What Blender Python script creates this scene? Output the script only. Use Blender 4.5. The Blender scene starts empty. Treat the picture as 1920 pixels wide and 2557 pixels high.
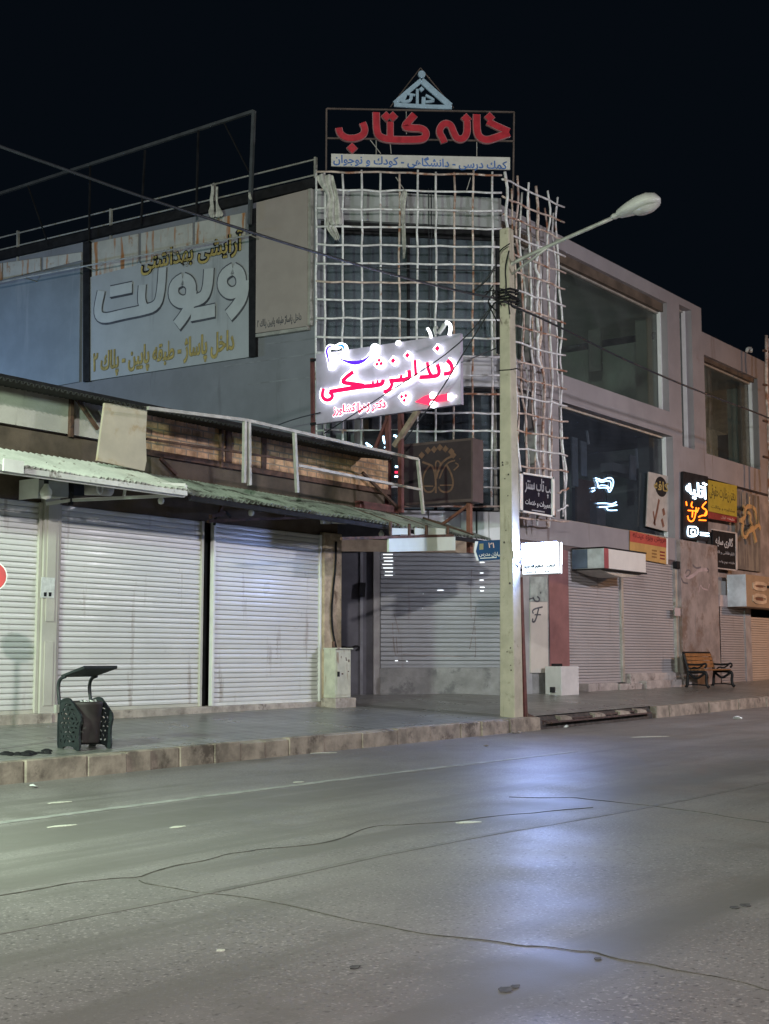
import bpy, bmesh, math, random
from mathutils import Vector, Matrix
from mathutils.geometry import tessellate_polygon
from math import sin, cos, pi, radians, hypot, atan
random.seed(7)
SC = bpy.context.scene
COL = SC.collection
# ------------------------------------------------------------------ camera
FPX = 3300.0                                   # focal length in photo pixels (1920 x 2557)
PITCH = atan(361 / FPX); YAW = atan(2470 / hypot(FPX, 361))
ZE = 1.5                                       # eye height
FW = Vector((cos(YAW), sin(YAW))); RT = Vector((sin(YAW), -cos(YAW)))
cam_data = bpy.data.cameras.new('camera'); cam = bpy.data.objects.new('camera', cam_data); COL.objects.link(cam)
cam.location = (0, 0, ZE)
cam.rotation_euler = Vector((cos(PITCH) * FW.x, cos(PITCH) * FW.y, sin(PITCH))).to_track_quat('-Z', 'Y').to_euler()
cam_data.sensor_fit = 'HORIZONTAL'; cam_data.sensor_width = 36.0; cam_data.lens = FPX / 1920 * 36.0
cam_data.clip_start = 0.1; cam_data.clip_end = 1500
SC.camera = cam
# ------------------------------------------------------------------ world, exposure, sampling
world = bpy.data.worlds.new('World'); SC.world = world; world.use_nodes = True
bg = world.node_tree.nodes['Background']; bg.inputs[0].default_value = (0.34, 0.60, 1.0, 1); bg.inputs[1].default_value = 0.0042
SC.view_settings.view_transform = 'Standard'; SC.view_settings.look = 'None'
SC.view_settings.exposure = 0.28; SC.view_settings.gamma = 1
SC.cycles.use_denoising = True; SC.cycles.use_adaptive_sampling = False
SC.cycles.max_bounces = 6; SC.cycles.diffuse_bounces = 3; SC.cycles.glossy_bounces = 3; SC.cycles.transparent_max_bounces = 8
SC.cycles.sample_clamp_indirect = 4; SC.cycles.caustics_reflective = False; SC.cycles.caustics_refractive = False
# lamps: name -> (power, colour, spot angle); their posts are built further down
LAMPS = {'a': (17800, (1.0, 0.955, 0.925)), 'b': (5000, (0.93, 0.90, 1.0)), 'c': (3300, (1.0, 0.50, 0.24)), 'd': (1000, (0.38, 0.60, 1.0)), 'e': (6400, (0.74, 1.0, 0.76))}
LED = 3.4                                     # strength of the white letter signs
# ------------------------------------------------------------------ pixel rays on real planes
def ray(px, py):
    x = (px - 960) / FPX; y = (1278.5 - py) / FPX
    h = cos(PITCH) - y * sin(PITCH)
    return Vector((h * FW.x + x * RT.x, h * FW.y + x * RT.y, sin(PITCH) + y * cos(PITCH)))
def onY(px, py, Y):
    r = ray(px, py); t = Y / r.y; return Vector((r.x * t, Y, ZE + r.z * t))
def onX(px, py, X):
    r = ray(px, py); t = X / r.x; return Vector((X, r.y * t, ZE + r.z * t))
def onP(px, py, a, b, c, lift=0):
    r = ray(px, py); t = (a + lift - ZE) / (r.z - b * r.x - c * r.y); return Vector((r.x * t, r.y * t, ZE + r.z * t))
SWP = (-0.695, 0.00725, 0.0765)
RDP = (0.0145, 0.0072, 0.0)
def zsw(x, y): return SWP[0] + SWP[1] * x + SWP[2] * min(y, 15.9)
def zrd(x): return RDP[0] + RDP[1] * x
class Plane:                                   # a vertical plane: s along it, z up, d towards the street
    def __init__(self, A, u):
        self.A = Vector((A[0], A[1])); self.u = Vector((u[0], u[1])).normalized()
        n = Vector((-self.u.y, self.u.x))
        if n.dot(self.A) > 0: n = -n
        self.n = n
    def px(self, px, py, d=0.0):
        r = ray(px, py); A = self.A + self.n * d
        t = self.n.dot(A) / (self.n.x * r.x + self.n.y * r.y)
        p = Vector((r.x * t, r.y * t)) - A
        return (p.dot(self.u), ZE + r.z * t)
    def s(self, px, d=0.0, py=1300): return self.px(px, py, d)[0]
    def z(self, px, py, d=0.0): return self.px(px, py, d)[1]
    def pt(self, s, z, d=0.0):
        q = self.A + self.u * s + self.n * d; return Vector((q.x, q.y, z))
    def at(self, px, py, d=0.0):
        s, z = self.px(px, py, d); return self.pt(s, z, d)
YF = 15.33; YR = 15.30
F = Plane((0, YF), (1, 0))
R = Plane((0, YR), (1, 0))
CRP = onY(1253, 700, YR); CR = Vector((CRP.x, CRP.y))
_r = ray(790, 700); _k = Vector((-0.7071, 0.7071))
# left chamfer corner: CR + k*t on the ray through x = 790
_t = (_r.y * CR.x - _r.x * CR.y) / (_r.x * _k.y - _r.y * _k.x)
CL = CR + _k * _t
C = Plane(CL, (0.7071, -0.7071)); CW = _t
W = Plane(CL, (-0.077, 0.997))
def K(ox, oy, sc): return lambda x, y: (ox + x * sc, oy + y * sc)
kA = K(780, 140, .3251); kB = K(760, 780, .2649); kC = K(180, 540, .3733); kD = K(0, 240, .4214); kE = K(0, 900, .3853)
kF = K(540, 980, .4335); kG = K(1220, 1140, .3251); kH = K(1640, 1100, .2985); kL = K(780, 400, .3974); kM = K(1380, 540, .3617)
kN = K(300, 960, .2769); kQ = K(820, 1050, .2589); kS = K(820, 1330, .2649); kU = K(1200, 440, .301); kV = K(0, 1140, .1806)
kR = K(0, 1780, 1.156); kT = K(1260, 1140, .1446); kP = K(0, 1640, .2408); kW = K(1330, 1680, .3552); kX = K(1700, 800, .1446)
# ------------------------------------------------------------------ materials
def _n(nt, t, x=0, y=0, **kw):
    n = nt.nodes.new(t); n.location = (x, y)
    for k, v in kw.items(): setattr(n, k, v)
    return n
def mat(name, col, rough=.8, metal=0., var=.22, scale=2.5, dirt=None, dth=.58, dscale=1.3, streak=None, sth=.6, sscale=5., bump=0., bscale=60., bdist=.012, spec=.5, brick=None, grain=None, sdir=(1, 1, .12)):
    m = bpy.data.materials.new(name); m.use_nodes = True; nt = m.node_tree; L = nt.links.new
    b = nt.nodes['Principled BSDF']; tc = _n(nt, 'ShaderNodeTexCoord')
    vec = tc.outputs['Object']
    def mix(fac, c1, c2):
        x = _n(nt, 'ShaderNodeMix', data_type='RGBA')
        if isinstance(fac, float): x.inputs[0].default_value = fac
        else: L(fac, x.inputs[0])
        for i, c in ((6, c1), (7, c2)):
            if isinstance(c, tuple): x.inputs[i].default_value = (*c, 1)
            else: L(c, x.inputs[i])
        return x.outputs[2]
    def noise(sc, det=6., rgh=.6, st=None):
        n = _n(nt, 'ShaderNodeTexNoise'); n.inputs['Scale'].default_value = sc; n.inputs['Detail'].default_value = det; n.inputs['Roughness'].default_value = rgh
        if st:
            mp = _n(nt, 'ShaderNodeMapping'); mp.inputs['Scale'].default_value = st; L(vec, mp.inputs[0]); L(mp.outputs[0], n.inputs[0])
        else: L(vec, n.inputs[0])
        return n.outputs[0]
    def ramp(f, a, c):
        r = _n(nt, 'ShaderNodeMapRange', interpolation_type='SMOOTHSTEP'); L(f, r.inputs[0]); r.inputs[1].default_value = a; r.inputs[2].default_value = c
        return r.outputs[0]
    lo = tuple(c * (1 - var) for c in col); hi = tuple(min(1, c * (1 + var)) for c in col)
    out = mix(ramp(noise(scale), .3, .7), lo, hi)
    bumph = None
    if brick:
        mp = _n(nt, 'ShaderNodeMapping'); L(vec, mp.inputs[0]); mp.inputs['Rotation'].default_value = brick.get('rot', (0, 0, 0))
        br = _n(nt, 'ShaderNodeTexBrick'); L(mp.outputs[0], br.inputs[0])
        br.inputs['Scale'].default_value = 1.; br.inputs['Brick Width'].default_value = brick['w']; br.inputs['Row Height'].default_value = brick['h']
        br.inputs['Mortar Size'].default_value = brick['m']; br.inputs['Mortar Smooth'].default_value = .3; br.inputs['Bias'].default_value = -.1
        br.offset = brick.get('off', .5)
        L(out, br.inputs['Color1']); L(mix(.75, brick['c2'], out), br.inputs['Color2']); br.inputs['Mortar'].default_value = (*brick['mc'], 1)
        out = br.outputs[0]; bumph = br.outputs['Fac']
    if grain: out = mix(ramp(noise(grain[0], 2., .5), .56, .70), out, tuple(min(1, c * grain[1]) for c in col)); out = mix(ramp(noise(grain[0] * .7, 2., .5), .58, .72), out, tuple(c * .45 for c in col))
    if dirt: out = mix(ramp(noise(dscale, 9., .68), dth, dth + .14), out, dirt)
    if streak: out = mix(ramp(noise(sscale, 5., .6, sdir), sth, sth + .12), out, streak)
    L(out, b.inputs['Base Color'])
    b.inputs['Metallic'].default_value = metal; b.inputs['Specular IOR Level'].default_value = spec
    rr = _n(nt, 'ShaderNodeMapRange'); L(noise(scale * 1.7), rr.inputs[0]); rr.inputs[1].default_value = .3; rr.inputs[2].default_value = .7
    rr.inputs[3].default_value = max(.05, rough - .08); rr.inputs[4].default_value = min(1, rough + .08); L(rr.outputs[0], b.inputs['Roughness'])
    if bump or bumph:
        bp = _n(nt, 'ShaderNodeBump'); bp.inputs['Strength'].default_value = bump or .5; bp.inputs['Distance'].default_value = bdist
        if bumph:
            iv = _n(nt, 'ShaderNodeMath', operation='SUBTRACT'); iv.inputs[0].default_value = 1.; L(bumph, iv.inputs[1]); 
            ad = _n(nt, 'ShaderNodeMath', operation='ADD'); L(iv.outputs[0], ad.inputs[0]); L(noise(bscale, 4.), ad.inputs[1]); L(ad.outputs[0], bp.inputs['Height'])
        else: L(noise(bscale, 4.), bp.inputs['Height'])
        L(bp.outputs[0], b.inputs['Normal'])
    return m
def glow(name, col, st):
    m = bpy.data.materials.new(name); m.use_nodes = True; b = m.node_tree.nodes['Principled BSDF']
    b.inputs['Base Color'].default_value = (*[min(.8, c) for c in col], 1); b.inputs['Emission Color'].default_value = (*col, 1); b.inputs['Emission Strength'].default_value = st
    b.inputs['Roughness'].default_value = .4
    if name not in ('white_light_box', 'white_letter_led'): m.cycles.emission_sampling = 'NONE'
    return m
def glass(name, tint, refl_rough=.03, dust_sheen=.12, dcol=(.3, .31, .3)):
    m = bpy.data.materials.new(name); m.use_nodes = True; nt = m.node_tree; L = nt.links.new
    nt.nodes.remove(nt.nodes['Principled BSDF']); o = nt.nodes['Material Output']
    tr = _n(nt, 'ShaderNodeBsdfTransparent'); tr.inputs[0].default_value = (*tint, 1)
    gl = _n(nt, 'ShaderNodeBsdfGlossy'); gl.inputs['Roughness'].default_value = refl_rough
    lw = _n(nt, 'ShaderNodeLayerWeight'); pw = _n(nt, 'ShaderNodeMath', operation='POWER'); L(lw.outputs['Facing'], pw.inputs[0]); pw.inputs[1].default_value = 5
    fr = _n(nt, 'ShaderNodeMath', operation='MULTIPLY_ADD'); L(pw.outputs[0], fr.inputs[0]); fr.inputs[1].default_value = .94; fr.inputs[2].default_value = .06
    mx = _n(nt, 'ShaderNodeMixShader'); L(fr.outputs[0], mx.inputs[0]); L(tr.outputs[0], mx.inputs[1]); L(gl.outputs[0], mx.inputs[2])
    df = _n(nt, 'ShaderNodeBsdfDiffuse'); df.inputs[0].default_value = (*dcol, 1)
    ns = _n(nt, 'ShaderNodeTexNoise'); ns.inputs['Scale'].default_value = 1.1; ns.inputs['Detail'].default_value = 8
    tc = _n(nt, 'ShaderNodeTexCoord'); L(tc.outputs['Object'], ns.inputs[0])
    ml = _n(nt, 'ShaderNodeMath', operation='MULTIPLY'); L(ns.outputs[0], ml.inputs[0]); ml.inputs[1].default_value = dust_sheen
    m2 = _n(nt, 'ShaderNodeMixShader'); L(ml.outputs[0], m2.inputs[0]); L(mx.outputs[0], m2.inputs[1]); L(df.outputs[0], m2.inputs[2]); L(m2.outputs[0], o.inputs[0])
    return m
# ------------------------------------------------------------------ mesh builder
class MB:
    def __init__(self): self.v = []; self.f = []
    def add(self, vs, fs):
        o = len(self.v); self.v += [Vector(p) for p in vs]; self.f += [[i + o for i in q] for q in fs]; return self
    def hexa(self, b, t):                       # four bottom points, four top points
        return self.add(list(b) + list(t), [[0, 3, 2, 1], [4, 5, 6, 7], [0, 1, 5, 4], [1, 2, 6, 5], [2, 3, 7, 6], [3, 0, 4, 7]])
    def pierced(self, P, outer, holes, d0, d1):  # plate with openings
        loops = [outer] + holes; allp = [p for l in loops for p in l]; n = len(allp)
        tri = tessellate_polygon([[Vector((a, b, 0)) for a, b in l] for l in loops])
        fs = [list(t) for t in tri] + [[i + n for i in reversed(t)] for t in tri]; o = 0
        for l in loops: fs += [[o + i, o + (i + 1) % len(l), o + (i + 1) % len(l) + n, o + i + n] for i in range(len(l))]; o += len(l)
        return self.add([P.pt(a, b, d1) for a, b in allp] + [P.pt(a, b, d0) for a, b in allp], fs)
    def box(self, x0, x1, y0, y1, z0, z1):
        return self.hexa([(x0, y0, z0), (x1, y0, z0), (x1, y1, z0), (x0, y1, z0)], [(x0, y0, z1), (x1, y0, z1), (x1, y1, z1), (x0, y1, z1)])
    def pbox(self, P, s0, s1, z0, z1, d0, d1):
        return self.hexa([P.pt(s0, z0, d1), P.pt(s1, z0, d1), P.pt(s1, z0, d0), P.pt(s0, z0, d0)], [P.pt(s0, z1, d1), P.pt(s1, z1, d1), P.pt(s1, z1, d0), P.pt(s0, z1, d0)])
    def prism(self, P, poly, d0, d1):           # polygon of (s, z) on a plane, given real thickness
        n = len(poly)
        tri = tessellate_polygon([[Vector((a, b, 0)) for a, b in poly]])
        vs = [P.pt(a, b, d1) for a, b in poly] + [P.pt(a, b, d0) for a, b in poly]
        fs = [list(t) for t in tri] + [[i + n for i in reversed(t)] for t in tri]
        fs += [[i, (i + 1) % n, (i + 1) % n + n, i + n] for i in range(n)]
        return self.add(vs, fs)
    def quad(self, P, pts, d0, d1):             # pixel quad on the plane at depth d1
        return self.prism(P, [P.px(x, y, d1) for x, y in pts], d0, d1)
    def disc(self, P, s, z, r, d0, d1, n=20, rz=None):
        return self.prism(P, [(s + r * cos(2 * pi * i / n), z + (rz or r) * sin(2 * pi * i / n)) for i in range(n)], d0, d1)
    def ribbon(self, P, pts, w, d0, d1, closed=False, smooth=2, taper=None):
        pts = [Vector((a, b)) for a, b in pts]
        if smooth:
            for _ in range(smooth):
                q = []
                m = len(pts)
                for i in range(m if closed else m - 1):
                    a, b = pts[i], pts[(i + 1) % m]; q += [a.lerp(b, .25), a.lerp(b, .75)]
                if not closed: q = [pts[0]] + q[1:-1] + [pts[-1]]
                pts = q
        m = len(pts); l = []; r = []
        for i in range(m):
            a = pts[(i - 1) % m] if (closed or i) else pts[i]; b = pts[(i + 1) % m] if (closed or i < m - 1) else pts[i]
            t = (b - a); t = t.normalized() if t.length > 1e-9 else Vector((1, 0)); nn = Vector((-t.y, t.x))
            ww = w * (taper(i / (m - 1)) if taper else 1) / 2
            l.append(pts[i] + nn * ww); r.append(pts[i] - nn * ww)
        vs = [P.pt(p.x, p.y, d1) for p in l] + [P.pt(p.x, p.y, d1) for p in r] + [P.pt(p.x, p.y, d0) for p in l] + [P.pt(p.x, p.y, d0) for p in r]
        fs = []
        for i in range(m if closed else m - 1):
            j = (i + 1) % m
            fs += [[i, j, m + j, m + i], [2 * m + i, 3 * m + i, 3 * m + j, 2 * m + j], [i, 2 * m + i, 2 * m + j, j], [m + i, m + j, 3 * m + j, 3 * m + i]]
        if not closed: fs += [[0, m, 3 * m, 2 * m], [m - 1, 3 * m - 1, 4 * m - 1, 2 * m - 1]]
        return self.add(vs, fs)
    def tube(self, pts, r, n=8, cap=True, smooth=0):
        pts = [Vector(p) for p in pts]
        for _ in range(smooth):
            q = [pts[0]]
            for a, b in zip(pts, pts[1:]): q += [a.lerp(b, .25), a.lerp(b, .75)]
            pts = q + [pts[-1]]
        rs = r if isinstance(r, (list, tuple)) else None
        vs = []; fs = []
        ref = None
        for i, p in enumerate(pts):
            t = (pts[min(i + 1, len(pts) - 1)] - pts[max(i - 1, 0)]).normalized()
            if ref is None: ref = Vector((0, 0, 1)) if abs(t.z) < .9 else Vector((1, 0, 0))
            u = t.cross(ref)
            if u.length < 1e-5: u = t.cross(Vector((1, 0, 0)))
            u.normalize(); v = u.cross(t); ref = v
            rad = (rs[0] + (rs[1] - rs[0]) * i / (len(pts) - 1)) if rs else r
            vs += [p + (u * cos(2 * pi * k / n) + v * sin(2 * pi * k / n)) * rad for k in range(n)]
        for i in range(len(pts) - 1):
            for k in range(n): fs.append([i * n + k, i * n + (k + 1) % n, (i + 1) * n + (k + 1) % n, (i + 1) * n + k])
        if cap: fs += [list(range(n))[::-1], [(len(pts) - 1) * n + k for k in range(n)]]
        return self.add(vs, fs)
    def bar(self, a, b, w, h=None):             # square steel tube from a to b
        a = Vector(a); b = Vector(b); h = h or w; t = (b - a).normalized()
        u = t.cross(Vector((0, 0, 1)))
        if u.length < 1e-3: u = Vector((1, 0, 0))
        u.normalize(); v = u.cross(t); u *= w / 2; v *= h / 2
        return self.hexa([a - u - v, a + u - v, a + u + v, a - u + v], [b - u - v, b + u - v, b + u + v, b - u + v])
    def lathe(self, c, prof, n=24):
        c = Vector(c); vs = []; fs = []
        for r, z in prof: vs += [c + Vector((r * cos(2 * pi * k / n), r * sin(2 * pi * k / n), z)) for k in range(n)]
        for i in range(len(prof) - 1):
            for k in range(n): fs.append([i * n + k, i * n + (k + 1) % n, (i + 1) * n + (k + 1) % n, (i + 1) * n + k])
        return self.add(vs, fs)
    def build(self, name, m, parent=None, smooth=False, bevel=0., origin=None):
        if parent is not None: o0 = Vector(parent['_w'])
        elif origin is not None: o0 = Vector(origin)
        else:
            xs = [p.x for p in self.v]; ys = [p.y for p in self.v]; zs = [p.z for p in self.v]
            o0 = Vector(((min(xs) + max(xs)) / 2, (min(ys) + max(ys)) / 2, min(zs)))
        me = bpy.data.meshes.new(name); me.from_pydata([tuple(p - o0) for p in self.v], [], self.f); me.validate(); me.update()
        bm = bmesh.new(); bm.from_mesh(me); bmesh.ops.recalc_face_normals(bm, faces=bm.faces)
        if bevel: bmesh.ops.bevel(bm, geom=[e for e in bm.edges if len(e.link_faces) == 2 and e.calc_face_angle(0) > .6], offset=bevel, segments=2, affect='EDGES', profile=.5)
        bm.to_mesh(me); bm.free()
        if smooth:
            for p in me.polygons: p.use_smooth = True
        me.materials.append(m)
        o = bpy.data.objects.new(name, me); COL.objects.link(o)
        if parent is not None: o.parent = parent
        else: o.location = o0
        o['_w'] = tuple(o0)
        return o
def tag(o, label=None, cat=None, group=None, kind=None):
    if label: o['label'] = label
    if cat: o['category'] = cat
    if group: o['group'] = group
    if kind: o['kind'] = kind
    return o
def thing(name, loc, label, cat, group=None):
    o = bpy.data.objects.new(name, None); COL.objects.link(o); o.location = loc; o.empty_display_size = .2; o['_w'] = tuple(loc)
    return tag(o, label, cat, group)
def copy_tree(o, parent=None):
    c = o.copy(); COL.objects.link(c)
    if parent: c.parent = parent
    for ch in list(o.children): copy_tree(ch, c)
    return c
# ------------------------------------------------------------------ Persian lettering
_D = {'ا': 'FE8D FE8E', 'آ': 'FE81 FE82', 'ب': 'FE8F FE90 FE91 FE92', 'پ': 'FB56 FB57 FB58 FB59', 'ت': 'FE95 FE96 FE97 FE98', 'ث': 'FE99 FE9A FE9B FE9C', 'ج': 'FE9D FE9E FE9F FEA0',
      'چ': 'FB7A FB7B FB7C FB7D', 'ح': 'FEA1 FEA2 FEA3 FEA4', 'خ': 'FEA5 FEA6 FEA7 FEA8', 'د': 'FEA9 FEAA', 'ذ': 'FEAB FEAC', 'ر': 'FEAD FEAE', 'ز': 'FEAF FEB0', 'ژ': 'FB8A FB8B',
      'س': 'FEB1 FEB2 FEB3 FEB4', 'ش': 'FEB5 FEB6 FEB7 FEB8', 'ص': 'FEB9 FEBA FEBB FEBC', 'ط': 'FEC1 FEC2 FEC3 FEC4', 'ع': 'FEC9 FECA FECB FECC', 'غ': 'FECD FECE FECF FED0', 'ف': 'FED1 FED2 FED3 FED4',
      'ق': 'FED5 FED6 FED7 FED8', 'ک': 'FED9 FEDA FEDB FEDC', 'گ': 'FB92 FB93 FB94 FB95', 'ل': 'FEDD FEDE FEDF FEE0', 'م': 'FEE1 FEE2 FEE3 FEE4', 'ن': 'FEE5 FEE6 FEE7 FEE8', 'و': 'FEED FEEE',
      'ه': 'FEE9 FEEA FEEB FEEC', 'ی': 'FBFC FBFD FBFE FBFF'}
_D = {k: [chr(int(c, 16)) for c in v.split()] for k, v in _D.items()}
def shape(s):
    out = []
    for i, ch in enumerate(s):
        if ch not in _D: out.append(ch); continue
        fm = _D[ch]
        prev = i > 0 and s[i - 1] in _D and len(_D[s[i - 1]]) == 4
        nxt = i + 1 < len(s) and s[i + 1] in _D and len(fm) == 4
        out.append(fm[3] if prev and nxt else fm[2] if nxt else fm[1] if prev else fm[0])
    return ''.join(reversed(out))
def text(MBo, P, s, rect, d0, d1, bold=.012, ltr=False, skew=0.):
    """write s inside the pixel rectangle (x0, y0, x1, y1) as it lies on plane P"""
    cu = bpy.data.curves.new('t', 'FONT'); cu.body = s if ltr else shape(s); cu.resolution_u = 2; cu.offset = bold; cu.extrude = .5
    o = bpy.data.objects.new('t', cu); COL.objects.link(o)
    dg = bpy.context.evaluated_depsgraph_get(); dg.update()
    me = bpy.data.meshes.new_from_object(o.evaluated_get(dg))
    vs = [v.co.copy() for v in me.vertices]; fs = [list(p.vertices) for p in me.polygons]
    bpy.data.objects.remove(o); bpy.data.curves.remove(cu); bpy.data.meshes.remove(me)
    if not vs: return
    x0 = min(v.x for v in vs); x1 = max(v.x for v in vs); y0 = min(v.y for v in vs); y1 = max(v.y for v in vs)
    a, b, c, e = rect; ym = (b + e) / 2; xm = (a + c) / 2
    S0 = P.s(a, d1, ym); S1 = P.s(c, d1, ym); Z1 = P.z(xm, b, d1); Z0 = P.z(xm, e, d1)
    out = []
    for v in vs:
        fx = (v.x - x0) / (x1 - x0); fy = (v.y - y0) / (y1 - y0)
        out.append(P.pt(S0 + (S1 - S0) * fx, Z0 + (Z1 - Z0) * fy + skew * (fx - .5), d0 if v.z < 0 else d1))
    MBo.add(out, fs)
def strokes(MBo, P, k, lst, d0, d1, grow=0., step=.0015):
    """hand drawn lettering: (points in crop k, width in crop px) each at its own tiny depth step"""
    for i, (pts, w) in enumerate(lst):
        q = [P.px(*k(*p), d1) for p in pts]
        if len(pts) == 1:                       # a diamond dot
            s, z = q[0]; r = abs(P.px(*k(pts[0][0], pts[0][1] + w / 2), d1)[1] - z) + grow
            MBo.prism(P, [(s - r, z), (s, z - r), (s + r, z), (s, z + r)], d0, d1 + i * step)
        else:
            ww = abs(P.px(*k(pts[0][0], pts[0][1] + w), d1)[1] - q[0][1]) + 2 * grow
            MBo.ribbon(P, q, ww, d0, d1 + i * step)
# ------------------------------------------------------------------ shared materials
ASPH = mat('asphalt', (.202, .184, .178), rough=.45, var=.15, scale=.55, dirt=(.145, .132, .120), dth=.54, dscale=.42, bump=.4, bscale=80, bdist=.0022, spec=.6, grain=(46, 1.75), streak=(.150, .138, .128), sth=.47, sscale=.9, sdir=(.06, 1, 1))
PAVE = mat('pavement_tiles', (.215, .215, .195), rough=.32, var=.2, scale=.9, dirt=(.15, .145, .13), dth=.52, dscale=.7, brick=dict(w=.3, h=.3, m=.014, c2=(.165, .165, .152), mc=(.09, .09, .082), off=0.), bump=.35, bscale=40)
KERB = mat('kerb_stone', (.29, .245, .20), rough=.9, var=.38, scale=3.5, dirt=(.10, .08, .065), dth=.52, dscale=2.2, bump=.5, bscale=30)
LINE = mat('worn_line_paint', (.33, .325, .31), rough=.5, var=.3, scale=6, bump=.5, bscale=90)
DASH = mat('marking_paint', (.62, .60, .52), rough=.5, var=.2, scale=20, dirt=(.2, .19, .18), dth=.55, dscale=30)
CRAK = mat('crack_dark', (.095, .085, .075), rough=.9, var=.5, scale=9)
STAIN = mat('oil_stain', (.085, .08, .078), rough=.6, var=.5, scale=20)
SEAM = mat('seam_tar', (.180, .167, .156), rough=.45, var=.2, scale=4, bump=.5, bscale=90)
SLAT = mat('shutter_paint', (.66, .655, .635), rough=.34, var=.06, scale=.8, streak=(.42, .38, .34), sth=.60, sscale=4, dirt=(.45, .42, .39), dth=.62, dscale=2, spec=.5)
SLAT2 = mat('grey_shutter_paint', (.33, .34, .355), rough=.45, var=.08, scale=.8, streak=(.25, .23, .22), sth=.6, sscale=3, dirt=(.26, .25, .25), dth=.6, dscale=1.2)
SLAT3 = mat('pink_grey_shutter_paint', (.40, .38, .385), rough=.5, var=.06, scale=.8, streak=(.30, .27, .27), sth=.62, sscale=4)
SLAT4 = mat('cream_shutter_paint', (.55, .47, .40), rough=.5, var=.06, scale=.8)
STEP = mat('step_stone', (.40, .35, .30), rough=.85, var=.3, scale=4, dirt=(.17, .14, .12), dth=.52, dscale=3, bump=.6, bscale=25)
PLST = mat('pale_plaster', (.46, .44, .40), rough=.9, var=.12, scale=1.5, dirt=(.30, .27, .23), dth=.58, dscale=2, streak=(.26, .23, .2), sth=.62, sscale=5, bump=.4, bscale=50)
PILR = mat('pillar_facing', (.50, .48, .42), rough=.7, var=.08, scale=2, streak=(.36, .34, .3), sth=.62, bump=.2, bscale=40)
ROUGH = mat('rough_stone', (.42, .33, .23), rough=.9, var=.35, scale=4, dirt=(.16, .11, .07), dth=.55, dscale=3.5, bump=.9, bscale=20)
BRK = mat('sand_brick', (.56, .35, .20), rough=.92, var=.45, scale=5, dirt=(.14, .09, .055), dth=.58, dscale=2.2, brick=dict(w=.26, h=.12, m=.014, c2=(.40, .21, .11), mc=(.33, .26, .19), rot=(pi / 2, 0, 0)), bump=.9, bscale=24)
DARKP = mat('dark_brown_plaster', (.10, .075, .055), rough=.95, var=.35, scale=2, bump=.4)  # dark brown used for lintel, fascia and soffit boxes
RUST = mat('rusty_steel', (.11, .06, .042), rough=.8, metal=.2, var=.4, scale=6, dirt=(.05, .035, .03), dth=.5, dscale=5, bump=.4, bscale=60)
GALV = mat('weathered_steel', (.42, .41, .37), rough=.55, metal=.35, var=.2, scale=4, dirt=(.2, .15, .1), dth=.6, dscale=5)
WSTL = mat('white_painted_steel', (.72, .72, .68), rough=.45, var=.08, scale=4, dirt=(.4, .36, .3), dth=.64, dscale=6)
CORR = mat('pale_corrugated_sheet', (.62, .63, .58), rough=.5, metal=.2, var=.15, scale=2, dirt=(.16, .13, .10), dth=.56, dscale=4)
CORD = mat('dark_green_corrugated_sheet', (.27, .30, .26), rough=.5, metal=.2, var=.3, scale=2, dirt=(.06, .06, .05), dth=.5, dscale=3)
CORK = mat('black_corrugated_sheet', (.035, .036, .035), rough=.7, var=.3, scale=2)
CEM = mat('pink_grey_cement', (.29, .270, .280), rough=.9, var=.08, scale=1.2, streak=(.20, .165, .16), sth=.63, sscale=2.2, dirt=(.25, .21, .205), dth=.6, dscale=1.5, bump=.25, bscale=80)
CEMG = mat('grey_panel_cement', (.31, .325, .325), rough=.85, var=.10, scale=1.2, streak=(.2, .2, .2), sth=.62, sscale=2.5, bump=.2, bscale=60)
WALL = mat('blue_grey_render', (.19, .20, .225), rough=.9, var=.12, scale=.8, streak=(.13, .135, .15), sth=.58, sscale=2, dirt=(.145, .15, .165), dth=.58, dscale=1, bump=.25, bscale=50)
DGREY = mat('dark_grey_wall', (.115, .112, .13), rough=.8, var=.2, scale=2, streak=(.07, .07, .08), sth=.6)
BLK = mat('black_paint', (.018, .018, .02), rough=.7, var=.3, scale=5, spec=.12)
GLS = glass('window_glass', (.74, .80, .78), dust_sheen=.24, dcol=(.20, .22, .22)); GLSC = glass('corner_glass', (.60, .66, .70), dust_sheen=.62, dcol=(.20, .235, .28)); GLSD = glass('dust_sheen_glass', (.66, .70, .74), dust_sheen=.22, dcol=(.14, .17, .21))  # bluish part of the film stands in for blue-grey reflections
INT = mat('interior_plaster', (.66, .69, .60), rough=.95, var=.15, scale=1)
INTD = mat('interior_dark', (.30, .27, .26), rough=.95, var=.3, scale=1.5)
WTRIM = mat('white_trim', (.78, .79, .78), rough=.4, var=.05)
PLINTH = mat('plinth_stone', (.27, .27, .26), rough=.8, var=.25, scale=2, dirt=(.15, .15, .15), dth=.52, dscale=2.5, bump=.5, bscale=20)
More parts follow.
